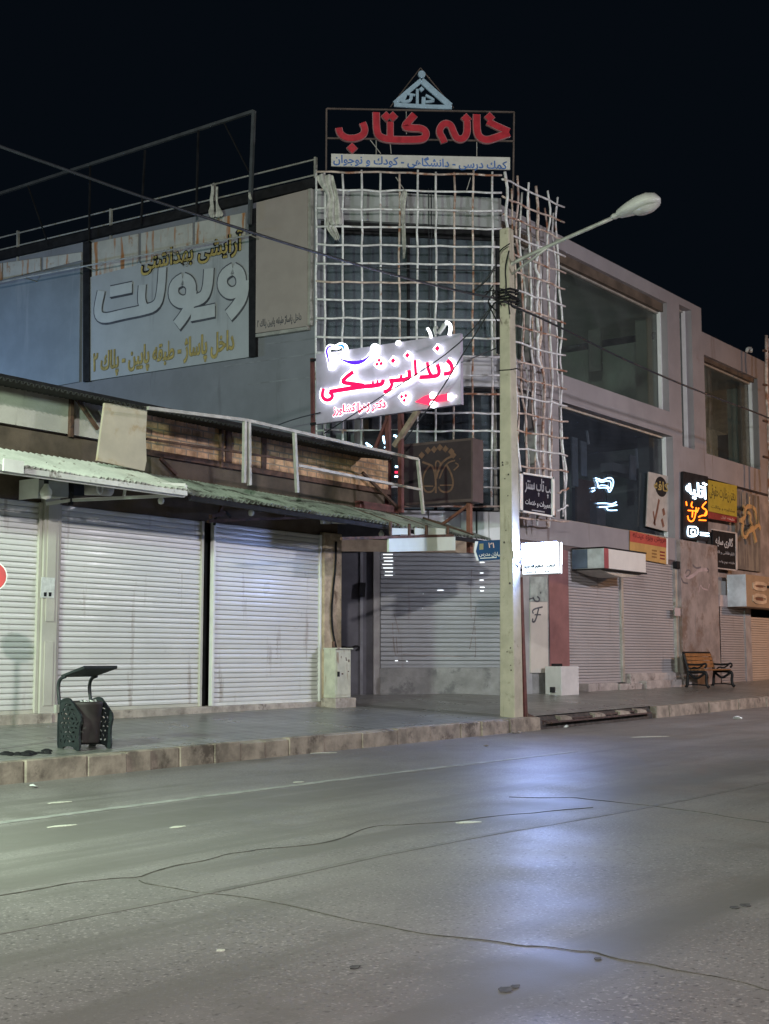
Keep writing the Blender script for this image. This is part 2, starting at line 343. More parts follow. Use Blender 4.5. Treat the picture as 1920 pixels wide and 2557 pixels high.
# ------------------------------------------------------------------ ground
def grid_sheet(name, xs, ys, zf, m, kind='structure'):
    b = MB(); vs = [(x, y, zf(x, y)) for y in ys for x in xs]; n = len(xs)
    b.add(vs, [[j * n + i, j * n + i + 1, (j + 1) * n + i + 1, (j + 1) * n + i] for j in range(len(ys) - 1) for i in range(n - 1)])
    return tag(b.build(name, m, origin=(0, 0, 0)), kind=kind)
KY = 12.3
grid_sheet('ground', [-300, 300], [-300, 300], lambda x, y: -2.6, mat('far_soil', (.12, .11, .1)))
grid_sheet('road', [-60, -20, 0, 10, 20, 30, 60, 140], [-30, -6, 0, 6, KY + .02], lambda x, y: zrd(x), ASPH)
grid_sheet('pavement', [-60, 0, 10, 20, 30, 60, 140], [KY + .16, 13, 14, 15, 15.9, 40], zsw, PAVE)
kb = MB(); x = -30.0
DR0, DR1 = onY(1352, 1800, KY).x, onY(1640, 1776, KY).x      # broken kerb with the drain
while x < 60:
    w = random.choice([.42, .5, .5, .62, .78, .9])
    if not (x + w > DR0 and x < DR1):
        dz = random.uniform(-.022, .018); dy = random.uniform(-.022, .022)
        kb.hexa([(x + .008, KY + dy, zrd(x) - .2), (x + w - .008, KY + dy, zrd(x + w) - .2), (x + w - .008, KY + .17, zrd(x + w) - .2), (x + .008, KY + .17, zrd(x) - .2)],
                [(x + .008, KY + .012 + dy, zsw(x, KY) + dz + .006), (x + w - .008, KY + .012 + dy, zsw(x + w, KY) + dz + .006), (x + w - .008, KY + .17, zsw(x + w, KY + .1) + .008), (x + .008, KY + .17, zsw(x, KY + .1) + .008)])
        x += w
    else:
        if x < DR0 - .05 and x + w > DR0:
            kb.hexa([(x + .008, KY, zrd(x) - .2), (DR0, KY, zrd(DR0) - .2), (DR0 + .06, KY + .17, zrd(DR0) - .2), (x + .008, KY + .17, zrd(x) - .2)], [(x + .008, KY + .012, zsw(x, KY) + .006), (DR0 - .03, KY + .012, zsw(DR0, KY) - .01), (DR0 + .03, KY + .17, zsw(DR0, KY + .1)), (x + .008, KY + .17, zsw(x, KY + .1) + .008)])
        x = DR1 if x + w >= DR1 or x >= DR0 - .3 else DR0 - .001
        if x < DR1: x = DR1
tag(kb.build('kerb', KERB, bevel=.012), kind='structure')
b = MB(); b.hexa([(DR0, KY + .05, zrd(DR0) - .3), (DR1, KY + .05, zrd(DR1) - .3), (DR1, KY + .2, zrd(DR1) - .3), (DR0, KY + .2, zrd(DR0) - .3)], [(DR0, KY + .12, zrd(DR0) + .1), (DR1, KY + .12, zrd(DR1) + .1), (DR1, KY + .2, zsw(DR1, KY) + .0), (DR0, KY + .2, zsw(DR0, KY) + .0)])
tag(b.build('drain_channel', mat('dark_pit', (.05, .042, .038), rough=.7, var=.5, scale=8, bump=.8, bscale=20)), kind='structure')  # very dark brown for the pit of the drain opening
# marks on the asphalt, 4 mm proud
class Ground:
    n = None
    def px(self, x, y, d=0): p = onP(x, y, *RDP); return (p.x, p.y)
    def pt(self, x, y, d=0): return Vector((x, y, zrd(x) + d))
GR = Ground()
def road_line(name, pts, w, m, lift=.004, jit=0., taper=None, smooth=1):
    q = [GR.px(*kR(*p)) for p in pts]
    if jit:
        r = [q[0]]
        for a, c in zip(q, q[1:]):
            n = max(2, int(hypot(c[0] - a[0], c[1] - a[1]) / .22))
            for i in range(1, n + 1):
                t = i / n; j = jit if i < n else 0
                r.append((a[0] + (c[0] - a[0]) * t + random.uniform(-j, j), a[1] + (c[1] - a[1]) * t + random.uniform(-j, j)))
        q = r
    bb = MB(); bb.ribbon(GR, q, w, .001, lift, smooth=smooth, taper=taper)
    return tag(bb.build(name, m), kind='structure')
tp = lambda t: max(.15, .6 + .4 * sin(37 * t) * sin(11 * t + 1) + .3 * sin(173 * t))
road_line('road_crack', [(0, 395), (100, 378), (210, 362), (300, 356), (350, 338), (430, 322), (490, 305), (560, 295), (690, 283), (760, 262), (820, 243), (900, 240), (1000, 233), (1100, 220), (1280, 205)], .022, CRAK, jit=.04, taper=tp)
road_line('road_crack', [(300, 362), (330, 372), (420, 388), (480, 393), (580, 408), (680, 430), (770, 452), (870, 470), (1000, 487), (1130, 505), (1200, 508), (1280, 516), (1350, 536), (1440, 553), (1560, 573), (1661, 602), (1900, 650)], .013, CRAK, lift=.0045, jit=.028, taper=tp)
road_line('road_crack', [(1100, 182), (1180, 184), (1240, 183), (1400, 200), (1500, 213), (1661, 238), (1900, 270)], .035, CRAK, jit=.04, taper=tp)
road_line('road_line', [(-200, 262), (0, 238), (450, 180), (850, 130), (1240, 84)], .13, LINE, smooth=0)
road_line('road_seam', [(-200, 515), (0, 475), (500, 380), (900, 290), (1400, 205), (1661, 150)], .07, SEAM, lift=.003)
for a, c, w in (((103, 248), (165, 242), .09), ((368, 249), (400, 245), .09), ((985, 238), (1040, 236), .13), ((640, 88), (728, 86), .16), ((1365, 53), (1445, 51), .16), ((105, 196), (155, 192), .1), ((468, 515), (486, 513), .05), ((636, 151), (655, 149), .1)):
    road_line('road_marking', [a, ((a[0] + c[0]) / 2, (a[1] + c[1]) / 2 - .5), c], w, DASH, taper=lambda t: .35 + .65 * sin(pi * t), jit=.012)
for (px_, py_, r_) in ((1090, 598, .04), (1112, 592, .025), (1585, 421, .035), (1608, 416, .04), (765, 550, .03), (1290, 532, .022)):
    X, Y = GR.px(*kR(px_, py_)); bb = MB()
    bb.prism(GR, [(X + r_ * (1 + .5 * sin(5 * i)) * cos(i * .4189), Y + r_ * (1 + .4 * cos(7 * i)) * sin(i * .4189)) for i in range(15)], .001, .0055)
    tag(bb.build('road_stain', STAIN), kind='structure')
# ------------------------------------------------------------------ roller shutters and corrugated sheets
def shutter(P, s0, s1, z0, z1, d, m, parent, pitch=.08, depth=.02, guide=None, gm=None):
    b = MB(); n = int((z1 - z0) / pitch); p = (z1 - z0) / n
    prof = []
    R_ = random.Random(int(s0 * 100))
    for i in range(n):
        depth_ = depth * R_.uniform(.75, 1.2)
        prof += [(z0 + p * i, 0.), (z0 + p * (i + .13), depth_ * .9), (z0 + p * (i + .5), depth_), (z0 + p * (i + .86), depth_ * R_.uniform(.75, .95)), (z0 + p * (i + .90), -.012), (z0 + p * (i + .985), -.012)]
    prof.append((z1, 0.))
    vs = []
    for z, e in prof: vs += [P.pt(s0, z, d + e), P.pt(s1, z, d + e)]
    b.add(vs, [[2 * i, 2 * i + 1, 2 * i + 3, 2 * i + 2] for i in range(len(prof) - 1)])
    o = b.build('roller_shutter', m, parent)
    bb = MB(); bb.pbox(P, s0, s1, z0 - .05, z0, d - .01, d + .025); bb.build('bottom_bar', gm or m, o)
    if guide:
        for q0, q1 in ((s0 - guide, s0), (s1, s1 + guide)):
            g = MB(); g.pbox(P, q0, q1, z0 - .05, z1, d - .03, d + .05); g.build('guide_rail', gm or m, o, bevel=.006)
    return o
def corrugated(pts, m, name, parent, pitch=.105, amp=.026, thick=.004, jit=0.):
    """sheet over a quad back-left, back-right, front-right, front-left; waves run along left-right"""
    BL, BR, FR, FL = [Vector(p) for p in pts]
    L = (BR - BL).length; n = int(L / pitch * 6); vs = []; b = MB()
    nr = (BR - BL).cross(FL - BL).normalized()
    if nr.z < 0: nr = -nr
    for i in range(n + 1):
        t = i / n; w = amp * sin(2 * pi * L * t / pitch)
        j = jit * sin(t * 23) + jit * .6 * sin(t * 51 + 1)
        a = BL.lerp(BR, t) + nr * w; c = FL.lerp(FR, t) + nr * w + Vector((0, j, 0))
        vs += [a, c, a - nr * thick, c - nr * thick]
    fs = []
    for i in range(n):
        o = 4 * i; fs += [[o, o + 4, o + 5, o + 1], [o + 2, o + 3, o + 7, o + 6], [o + 1, o + 5, o + 7, o + 3], [o, o + 2, o + 6, o + 4]]
    b.add(vs, fs); return b.build(name, m, parent)
# ------------------------------------------------------------------ left shop row
shop = thing('shop_row', (14, YF + 1, .6), 'low row of three shuttered shops with a brick and plaster strip above', 'shop building')
z0 = .745; ZT = 3.72
xs2a, xs2b = F.s(140, 0, 1600), F.s(506, 0, 1600); xs3a, xs3b = F.s(531, 0, 1600), F.s(802, 0, 1600); xs1b = F.s(99, 0, 1600); xp1 = F.s(848, 0, 1600)
shutter(F, 8.0, xs1b - .06, z0, ZT, -.05, SLAT, shop, guide=.06, gm=PILR)
shutter(F, xs2a + .05, xs2b - .05, z0, ZT, -.05, SLAT, shop, guide=.055, gm=PILR)
shutter(F, xs3a + .05, xs3b - .04, z0, ZT, -.05, SLAT, shop, guide=.055, gm=WSTL)
b = MB(); b.pbox(F, xs1b + .004, xs2a - .01, .55, ZT + .1, -.2, .03); pl = b.build('pillar', PILR, shop, bevel=.01)
b = MB(); b.pbox(F, xs1b + .06, xs2a - .075, 2.0, ZT, .03, .045); b.pbox(F, xs1b + .06, xs2a - .075, .80, 1.72, .03, .042); b.build('pillar_panel', PILR, pl, bevel=.004)
b = MB(); b.pbox(F, xs2b + .008, xs3a - .008, .6, ZT, -.35, -.14); b.build('dark_gap', BLK, shop)
b = MB(); b.pbox(F, xs3b + .02, xp1, .5, ZT + .05, -.5, .05); pl = b.build('stone_pillar', ROUGH, shop, bevel=.02)
b = MB(); q = [(1420, 365), (1415, 600), (1390, 850), (1375, 1050), (1385, 1250), (1420, 1410)]
b.tube([F.at(*K(480, 1260, .2529)(*p), .075) for p in q], .02, smooth=1); b.build('pillar_cable', BLK, pl, smooth=True)
b = MB(); b.pbox(F, 6, xs2a - .1, .3, z0 - .05, -.3, .10); b.pbox(F, xs2a - .1, xs3b + .1, .3, z0 - .052, -.3, .07); b.pbox(F, xs3b + .1, xp1 + .02, .3, z0 - .09, -.3, .11)
b.build('step', STEP, shop, bevel=.015)
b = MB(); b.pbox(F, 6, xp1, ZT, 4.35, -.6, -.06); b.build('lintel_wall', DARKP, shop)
b = MB(); b.pbox(F, 6, xp1, .3, 4.35, -9, -.7); b.build('shop_body', DARKP, shop)
# strip above the awning
dB = -.25
zb0 = F.z(366, 1123, dB); zb1 = F.z(366, 1030, dB); xbr = F.s(969, dB, 1200); xbl = F.s(330, dB, 1080)
b = MB(); b.pbox(F, xbl, xbr, zb0, zb1, dB - .3, dB); b.build('brick_wall', BRK, shop)
b = MB(); zz = F.z(120, 1075, dB); b.pbox(F, 5, xbl + .1, zz, F.z(120, 975, dB), dB - .3, dB - .004); b.build('plaster_wall', PLST, shop)
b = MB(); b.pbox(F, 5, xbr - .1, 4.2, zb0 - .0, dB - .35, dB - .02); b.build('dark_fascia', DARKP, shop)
b = MB(); b.pbox(F, xbl, xbr + .02, zb0 - .09, zb0 + .004, dB - .32, dB + .05); b.build('steel_beam', RUST, shop)
b = MB(); b.pbox(F, 5, xbr - .05, zb1, zb1 + .12, dB - .4, dB + .10); b.build('roof_beam', BLK, shop)
for px0, px1, dd in ((560, 575, .02), (543, 548, .07), (650, 662, .02)):
    b = MB(); b.pbox(F, F.s(px0, dB), F.s(px1, dB), zb0 - .1, zb1, dB, dB + dd); b.build('rusty_upright', RUST, shop)
for a, c in (((193, 998), (244, 1072)), ((400, 1145), (440, 1185)), ((905, 1180), (1000, 1275))):
    b = MB(); b.bar(F.at(*a, dB + .12), F.at(*c, dB + .12), .05); b.build('strut', RUST, shop)
b = MB(); b.pbox(F, F.s(191), F.s(199), zz - .05, F.z(195, 990, dB), dB, dB + .06); b.build('rusty_upright', RUST, shop)
# upper dark corrugated roof edge
a = F.at(0, 938, .55); c = F.at(462, 1027, .55); xl = 7.0; sl = (c.z - a.z) / (c.x - a.x)
yf_, yb_ = YF - .55, YF + 2.2
xr_ = F.s(985, .55, 1140)
corrugated([(xl, yb_, a.z + .35), (xr_, yb_, a.z + .35), (xr_, yf_, a.z - .05), (xl, yf_, a.z - .02)], CORK, 'roof_sheet', shop, pitch=.10, amp=.022)
b = MB(); b.box(5, xr_, YF + .6, YF + 9, 4.4, a.z + .05); b.build('roof_body', DARKP, shop)
# white board hung on the strip
t = thing('blank_board', F.at(310, 1150, .5), 'blank cream board fixed over the brick strip between plaster and brick', 'board')
b = MB(); b.quad(F, [(262, 1006), (368, 1016), (364, 1090), (366, 1150), (361, 1176), (243, 1150)], .42, .46)
b.build('panel', mat('stained_cream_board', (.52, .46, .36), rough=.85, var=.12, scale=1.5, dirt=(.42, .30, .17), dth=.5, dscale=1.2), t)
b = MB(); b.bar(F.at(300, 1012, .3), F.at(300, 1150, .3), .05); b.bar(F.at(300, 1050, -.3), F.at(300, 1050, .42), .05); b.build('bracket', RUST, t)
# unfinished square tube frame standing on the awning
t = thing('tube_scaffold', F.at(735, 1228, .9), 'bare unfinished square tube sign frame standing on the awning before the bricks', 'steel frame')
for a, c, w in (((369, 1019), (613, 1049), .05), ((613, 1049), (1043, 1147), .05), ((744, 1162), (1051, 1223), .045)):
    b = MB(); b.bar(F.at(*a, .9), F.at(*c, .9), w); b.build('rail', GALV, t)
for a, c in (((611, 1049), (609, 1206)), ((621, 1052), (623, 1212)), ((735, 1080), (742, 1230)), ((1043, 1147), (1057, 1283))):
    b = MB(); b.bar(F.at(*a, .9), F.at(*c, .9), .055); b.build('post', GALV, t)
for a, c in (((366, 1096), (743, 1151)),):
    b = MB(); b.bar(F.at(*a, .3), F.at(*c, .3), .035); b.build('thin_rail', RUST, t)
# awnings
yb, yf = YF - .08, YF - 1.35
def awning(xa, xb, label, m, fm, pxb, pxf, drop=0.):
    zb = onY(*pxb, yb).z; zf = onY(*pxf, yf).z
    t = thing('corrugated_awning', ((xa + xb) / 2, YF - .7, zf - .2), label, 'awning', 'sheet metal awnings over the shops')
    corrugated([(xa, yb, zb), (xb, yb, zb - drop), (xb, yf, zf - drop), (xa, yf, zf)], m, 'sheet', t, jit=.045)
    b = MB(); b.bar((xa, yf + .05, zf - .07), (xb - .1, yf + .05, zf - .07 - drop), .06, .07); b.build('front_beam', fm, t)
    b = MB(); b.bar((xa, yb - .1, zb - .1), (xb - .1, yb - .1, zb - .1 - drop), .05, .07); b.build('back_beam', RUST, t)
    x = xa + .3
    while x < xb - .2:
        b = MB(); b.bar((x, yb - .02, zb - .06), (x, yf + .05, zf - .05), .04); b.build('rafter', RUST, t); x += 1.25
    return t, zf
AW1 = F.s(470, 1.3, 1215); AW2 = F.s(1222, 1.3, 1315)
t1, zf1 = awning(8.5, AW1, 'pale corrugated awning over the left and middle shutters', CORR, WSTL, (293, 1166), (293, 1200))
b = MB(); b.bar((8.5, yf - .02, zf1 - .045), (AW1 - .1, yf - .02, zf1 - .05), .03, .07); b.build('fascia', CORR, t1)
t2, zf2 = awning(AW1 + .03, AW2, 'dark green corrugated awning running past the right shutter to the concrete pole', CORD, BLK, (640, 1224), (700, 1262), .10)
# ------------------------------------------------------------------ corner building
cb = thing('corner_building', (CR.x, CR.y + 2, .6), 'three storey unfinished corner building with chamfered glass corner and pinkish cement bands', 'building')
sC = lambda px, py=800: C.s(px, 0, py)
zfasT = C.z(1000, 482); zfasB = C.z(1000, 556)
b = MB(); b.pbox(C, 0, CW, zfasB, zfasT, -.5, 0); b.build('corner_fascia', CEMG, cb)
zsp1, zsp0 = C.z(1100, 888), C.z(1100, 962)
b = MB(); b.pbox(C, 0, CW, zsp0, zsp1, -.4, 0); b.build('corner_spandrel', mat('pale_spandrel_panel', (.50, .51, .53), rough=.7, var=.07, scale=2), cb)
b = MB(); b.pbox(C, 0, sC(885, 1050), C.z(1000, 1275), zsp0, -.3, -.02); b.pbox(C, sC(885), sC(925), C.z(1000, 1275), C.z(1000, 1120), -.3, -.02); b.build('corner_panel', WALL, cb)
for z_ in (1030, 1110, 1190):
    b = MB(); b.pbox(C, 0, sC(885), C.z(830, z_) - .012, C.z(830, z_) + .012, -.02, -.012); b.build('panel_joint', BLK, cb)
b = MB(); b.pbox(C, sC(867), sC(870), C.z(1000, 1275), zsp0, -.02, -.011); b.build('panel_joint', BLK, cb)
# corner glass, three rows
for za, zb_, nm in ((zsp1, zfasB - .18, GLSC), (C.z(1100, 1275), zsp0, GLSD)):
    s_ = 0 if nm is GLSC else sC(925)
    fr = MB(); nfr = 2
    g = MB(); g.pbox(C, s_, CW - .02, za, zb_, -.31, -.30); w = g.build('window', nm, cb)
    for i in range(nfr + 1):
        q = s_ + (CW - .06 - s_) * i / nfr; fr.pbox(C, q, q + .06, za, zb_, -.299, -.22)
    fr.pbox(C, s_, CW - .02, zb_ - .06, zb_, -.2985, -.23); fr.pbox(C, s_, CW - .02, za, za + .05, -.2985, -.23)
    fr.build('window_frame', BLK, w)
b = MB(); b.pbox(C, 0, CW, zfasB - .18, zfasB, -.45, -.12); b.build('corner_soffit', BLK, cb)  # black strip stands in for the shaded gap under the fascia
# right wing: bands and columns
zpT = R.z(1500, 640); zpB = R.z(1402, 625)
sW0, sW1 = R.s(1404), R.s(1666, 0, 800); sE = R.s(1750, 0, 760); sN0, sN1 = R.s(1699, 0, 900), R.s(1729, 0, 900); sEND = 62.0
z3b = R.z(1412, 938); zspB = R.z(1416, 1007); z2b = R.z(1415, 1299); zlin = R.z(1415, 1362)
zNt = R.z(1712, 768); zNb = R.z(1725, 1120); zn1 = R.z(1800, 851); znw1 = R.z(1760, 886); znw0 = R.z(1760, 1131); znsp = R.z(1705, 1177)
def rb(name, s0, s1, z0_, z1_, m=CEM, d0=-.35, d1=0.): bb = MB(); bb.pbox(R, s0, s1, z0_, z1_, d0, d1); return bb.build(name, m, cb)
rb('parapet', CR.x, sN0, zpB, zpT); rb('parapet', sN0, sN1, zNt, zpT); rb('parapet', sN1, sE, zn1, zpT)
rb('spandrel', CR.x, sW1 + .25, zspB, z3b); rb('spandrel', CR.x, R.s(1680, 0, 1100), zlin, z2b)
rb('column', sW1, sN0, z3b, zpB); rb('column', R.s(1680, 0, 1100), sN0, zlin - .3, zspB); rb('column', sN1, sE + .12, znsp, zn1)
rb('column', sW1 + .25, sN0, zspB, z3b)
rb('column', R.s(1343), sW0, z2b, zpB, CEM, -.5, -.06)
rb('low_parapet', sE + .12, sEND, znw1, zn1); rb('spandrel', sN0, sN1, znsp, zNb); rb('spandrel', sE + .12, sEND, znsp, znw0)
rb('column', R.s(1893, 0, 1000), R.s(1930, 0, 1000), znw0, znw1)
rb('lintel', CR.x, R.s(1690), zlin - .12, zlin, mat('dark_lintel', (.13, .10, .10), rough=.8), -.35, -.03)
# windows of the right wing
def window(name, s0, s1, za, zb_, m, trim=True, soff=0., mull=()):
    g = MB(); g.pbox(R, s0, s1, za, zb_ - soff, -.31, -.30); w = g.build('window', m, cb)
    f = MB(); f.pbox(R, s0, s1 - .06, za, za + .05, -.299, -.20); f.pbox(R, s0, s1 - .06, zb_ - soff - .05, zb_ - soff, -.299, -.24)
    f.pbox(R, s0, s0 + .05, za + .05, zb_ - soff - .05, -.299, -.24);
    f.build('window_frame', GALV, w)
    if trim:
        f = MB(); f.pbox(R, s1 - .05, s1 - .002, za, zb_, -.297, -.19); f.build('reveal_trim', WTRIM, w)
    if soff:
        f = MB(); f.pbox(R, s0, s1, zb_ - soff, zb_ - .002, -.42, -.12); f.build('soffit', DARKP, w)  # dark brown stands in for the shade band under the parapet
    return w
window('w', sW0, sW1, z3b, zpB, GLS, soff=.24)
window('w', CR.x + .06, R.s(1343), z3b, zpB, GLS, trim=False, soff=.24)
window('w', sW0, R.s(1680, 0, 1150), z2b, zspB, GLSD)
window('w', CR.x + .06, R.s(1343), z2b, zspB, GLSD, trim=False)
window('w', sN0, sN1, zNb, zNt, GLS)
window('w', sE + .12, R.s(1893, 0, 1000), znw0, znw1, GLS, soff=.12)
# rooms behind the glass
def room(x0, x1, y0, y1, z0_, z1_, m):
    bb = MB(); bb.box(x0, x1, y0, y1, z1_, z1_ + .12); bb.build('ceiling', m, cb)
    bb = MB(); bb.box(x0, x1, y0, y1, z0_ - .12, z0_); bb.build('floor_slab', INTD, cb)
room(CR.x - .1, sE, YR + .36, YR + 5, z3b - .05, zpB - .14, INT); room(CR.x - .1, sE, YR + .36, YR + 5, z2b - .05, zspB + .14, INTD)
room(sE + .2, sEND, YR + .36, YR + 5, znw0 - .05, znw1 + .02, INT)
pc = [CL + C.n * -.6 + C.u * .1, CR + C.n * -.6, CR + Vector((-.1, 5)), CL + Vector((2, 4))]
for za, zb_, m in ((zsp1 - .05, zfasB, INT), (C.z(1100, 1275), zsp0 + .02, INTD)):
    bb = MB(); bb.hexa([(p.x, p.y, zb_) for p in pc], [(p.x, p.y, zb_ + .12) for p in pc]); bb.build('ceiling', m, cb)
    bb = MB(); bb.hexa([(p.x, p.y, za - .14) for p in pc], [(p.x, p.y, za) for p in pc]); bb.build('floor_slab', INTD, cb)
bb = MB(); bb.box(CL.x + .3, sEND, YR + 5, YR + 5.2, .5, zpT - .1); bb.build('inner_wall', INT, cb)
bb = MB(); bb.box(sE + .05, sE + .2, YR + .36, YR + 5, .5, zn1); bb.build('party_wall', INT, cb)
for X in (R.s(1640, -.6, 900), R.s(1860, -.6, 900), CR.x + .5):
    bb = MB(); bb.box(X, X + .35, YR + .9, YR + 1.25, z2b, (zpB if X < sE else znw1) - .1); bb.build('inner_column', INT, cb)
bb = MB(); bb.box(R.s(1545), R.s(1612), YR + 1.2, YR + 1.25, z2b, R.z(1570, 1215, -.9)); bb.build('wood_partition', mat('brown_board', (.20, .11, .08), rough=.7, var=.3), cb)
for pts in (((1465, 1075), (1470, 1110)), ((1588, 1120), (1592, 1170))):
    bb = MB(); bb.bar(R.at(*pts[0], -1.2), R.at(*pts[1], -1.2), .05); bb.build('lamp_tube', WTRIM, cb)
for x_, z_, w_, h_, dep, m_ in ((1450, 985, 1.2, .35, 1.6, INTD), (1560, 930, 1.6, .9, 3.0, DGREY), (1620, 985, .5, .5, 2.0, PLST), (1460, 1285, 1.0, 1.1, 2.4, DGREY), (1530, 1150, 2.2, .25, 1.8, PLST), (1600, 1280, .9, 1.6, 3.2, PLST), (1490, 1290, .5, .7, 1.0, INTD), (1820, 1120, .9, .8, 2.2, DGREY), (1500, 900, .12, 2.6, 2.6, PLST)):
    s_, z2_ = R.px(x_, z_, -dep); bb = MB(); bb.pbox(R, s_, s_ + w_, z2_ - .3, z2_ - .3 + h_, -dep - .4, -dep); bb.build('room_fitting', m_, cb)
for x_, y0_, y1_ in ((1430, 1090, 1215), (1452, 1100, 1190), (1575, 1135, 1200)):
    bb = MB(); q0, q1 = R.px(x_, y0_, -.6), R.px(x_ + 16, y1_, -.6); bb.pbox(R, q0[0], q1[0], q1[1], q0[1], -.66, -.62); bb.build('hanging_blind', bpy.data.materials['grey_door_blind'] if 'grey_door_blind' in bpy.data.materials else mat('grey_door_blind', (.35, .36, .37), var=.2), cb)
roofm = mat('flat_roof', (.12, .12, .12))
bb = MB(); bb.box(CR.x, sE - .05, YR + .3, YR + 9, zpT - .4, zpT - .15); bb.build('roof_slab', roofm, cb)
# left wing
WL = 16.0
zwT = W.z(700, 492); 
bb = MB(); bb.pbox(W, 0, WL, .5, zwT, -.4, 0); bb.build('side_wall', WALL, cb)
bb = MB(); bb.pbox(W, .0, WL, zwT, zwT + .22, -.6, .12); bb.build('roof_edge', BLK, cb)
for pa, pb in (((640, 862), (788, 845)), ((560, 915), (790, 882)), ((620, 960), (790, 940))):
    p, q = W.px(*pa), W.px(*pb); bb = MB(); bb.ribbon(W, [p, q], .03, .001, .006, smooth=0); bb.build('wall_joint', mat('joint_dark', (.2, .21, .23)), cb)
bb = MB(); bb.hexa([(CL.x + .3, CL.y + .2, zfasT - .4), (CR.x, CR.y + .3, zfasT - .4), (CR.x, CR.y + 12, zfasT - .4), (CL.x - .5, CL.y + 12, zfasT - .4)], [(CL.x + .3, CL.y + .2, zfasT - .2), (CR.x, CR.y + .3, zfasT - .2), (CR.x, CR.y + 12, zfasT - .2), (CL.x - .5, CL.y + 12, zfasT - .2)]); bb.build('roof_slab', roofm, cb)
# ground floor, chamfer side
sd0, sd1 = 0., C.s(932, 0, 1600); zg = .5
bb = MB(); bb.pbox(C, sd0, sd1, zg, C.z(900, 1340), -.3, -.05); bb.build('side_door', DGREY, cb)  # dark grey holds the canopy's shade on this wall
bb = MB(); bb.pbox(C, C.s(900), C.s(907), zg, C.z(900, 1345), -.05, -.02); bb.build('door_jamb', mat('jamb_paint', (.2, .2, .22)), cb)
bb = MB(); bb.pbox(C, sd1, sd1 + .14, zg, C.z(935, 1378), -.1, .04); bb.build('corner_post', mat('post_paint', (.30, .285, .28), var=.2), cb)
zs0, zs1 = C.z(1100, 1661), C.z(1100, 1380)
sh = shutter(C, sd1 + .16, C.s(1252, 0, 1500), zs0, zs1, -.03, SLAT2, cb, pitch=.095, depth=.03, gm=SLAT2)
slot = glow('light_through_slot', (.9, .97, 1.), 1.3)
rnd = random.Random(3)
for (xa, xb), ys in (((510, 612), (205, 236, 268, 300, 333, 368, 402)), ((1412, 1472), (280, 380, 447, 515, 549)), ((1020, 1085), (543,)), ((870, 900), (576, 712)), ((610, 665), (1207,)), ((725, 755), (1211,))):
    for y in ys:
        a = xa + rnd.uniform(0, 25); e = xb - rnd.uniform(0, 12)
        bb = MB(); bb.quad(C, [kS(a, y - 4), kS(e, y - 4), kS(e, y + 4), kS(a, y + 4)], -.002, .004); bb.build('light_slot', slot, sh)
for lst in ([(620, 770), (650, 880), (665, 940)], [(605, 850), (610, 1000), (630, 1160), (650, 1170)], [(640, 980), (650, 1140)], [(1350, 350), (1340, 520), (1345, 800)], [(1390, 700), (1370, 900), (1330, 1100)], [(1380, 880), (1390, 1130), (1375, 1200)], [(700, 1150), (900, 1160), (1200, 1165), (1340, 1180)]):
    bb = MB(); bb.ribbon(C, [C.px(*kS(*p), -.004) for p in lst], .03, -.002, .003, taper=tp); bb.build('scratch', mat('rust_scratch', (.23, .21, .20)) if 'rust_scratch' not in bpy.data.materials else bpy.data.materials['rust_scratch'], sh)
bb = MB(); bb.pbox(C, sd1 + .14, CW, zg, zs0 - .055, -.2, .05); bb.build('plinth', PLINTH, cb)
bb = MB(); bb.pbox(C, sd1 + .14, CW, zg, C.z(1100, 1690), .05, .09); bb.build('plinth_base', PLINTH, cb)
bb = MB(); bb.pbox(C, 0, CW, zs1 + .002, C.z(1100, 1350), -.3, .02); bb.build('shutter_beam', mat('tan_beam', (.40, .31, .22), var=.25, scale=3), cb)
wp = mat('white_wall_panel', (.66, .66, .68), rough=.6, var=.06)
for xa, xb in ((700, 960), (970, 1268), (1275, 1420), (1440, 1545), (1552, 1660)):
    s_a, s_b = C.s(kQ(xa, 0)[0], 0, 1310), min(C.s(kQ(xb, 0)[0], 0, 1310), CW)
    bb = MB(); bb.pbox(C, s_a, s_b, C.z(1100, 1349), C.z(1100, 1276), -.1, 0); bb.build('white_panel', wp, cb)
bb = MB(); bb.pbox(C, 0, CW, C.z(1100, 1350), C.z(1100, 1272), -.3, -.11); bb.build('panel_backing', BLK, cb)
# ground floor, street side
sA = CR.x
def gf(name, x0, x1, y0, y1, m, d0=-.3, d1=0., par=None, ym=1550):
    bb = MB(); bb.pbox(R, R.s(x0, d1, ym) if x0 else sA, R.s(x1, d1, ym), R.z(x0 or 1300, y0, d1), R.z(x0 or 1300, y1, d1), d0, d1); return bb.build(name, m, par or cb)
rb('wall_pier', CR.x, R.s(1324), .5, zlin - .12, mat('grey_pier', (.36, .36, .36), var=.12, streak=(.2, .18, .17)), -.3, 0)
brd = rb('wall_pier', R.s(1324), R.s(1369), .5, zlin - .12, PLINTH, -.3, -.02)
rb('maroon_pier', R.s(1369), R.s(1417), .95, zlin - .12, mat('maroon_stone', (.25, .115, .115), rough=.6, var=.15, dirt=(.37, .28, .27), dth=.62, dscale=3), -.3, .0)
zq = R.z(1418, 1703)
s1 = shutter(R, R.s(1419), R.s(1546), zq, zlin - .12, -.06, SLAT3, cb, pitch=.07)
s2 = shutter(R, R.s(1552), R.s(1680), R.z(1560, 1677), zlin - .12, -.06, SLAT3, cb, pitch=.07)
bb = MB(); bb.pbox(R, R.s(1546), R.s(1552), zq - .05, zlin - .12, -.07, .02); bb.build('guide_rail', GALV, s1, bevel=.005)
bb = MB(); bb.pbox(R, R.s(1680), R.s(1687), .6, zlin - .12, -.07, .03); bb.build('guide_rail', GALV, s2, bevel=.005)
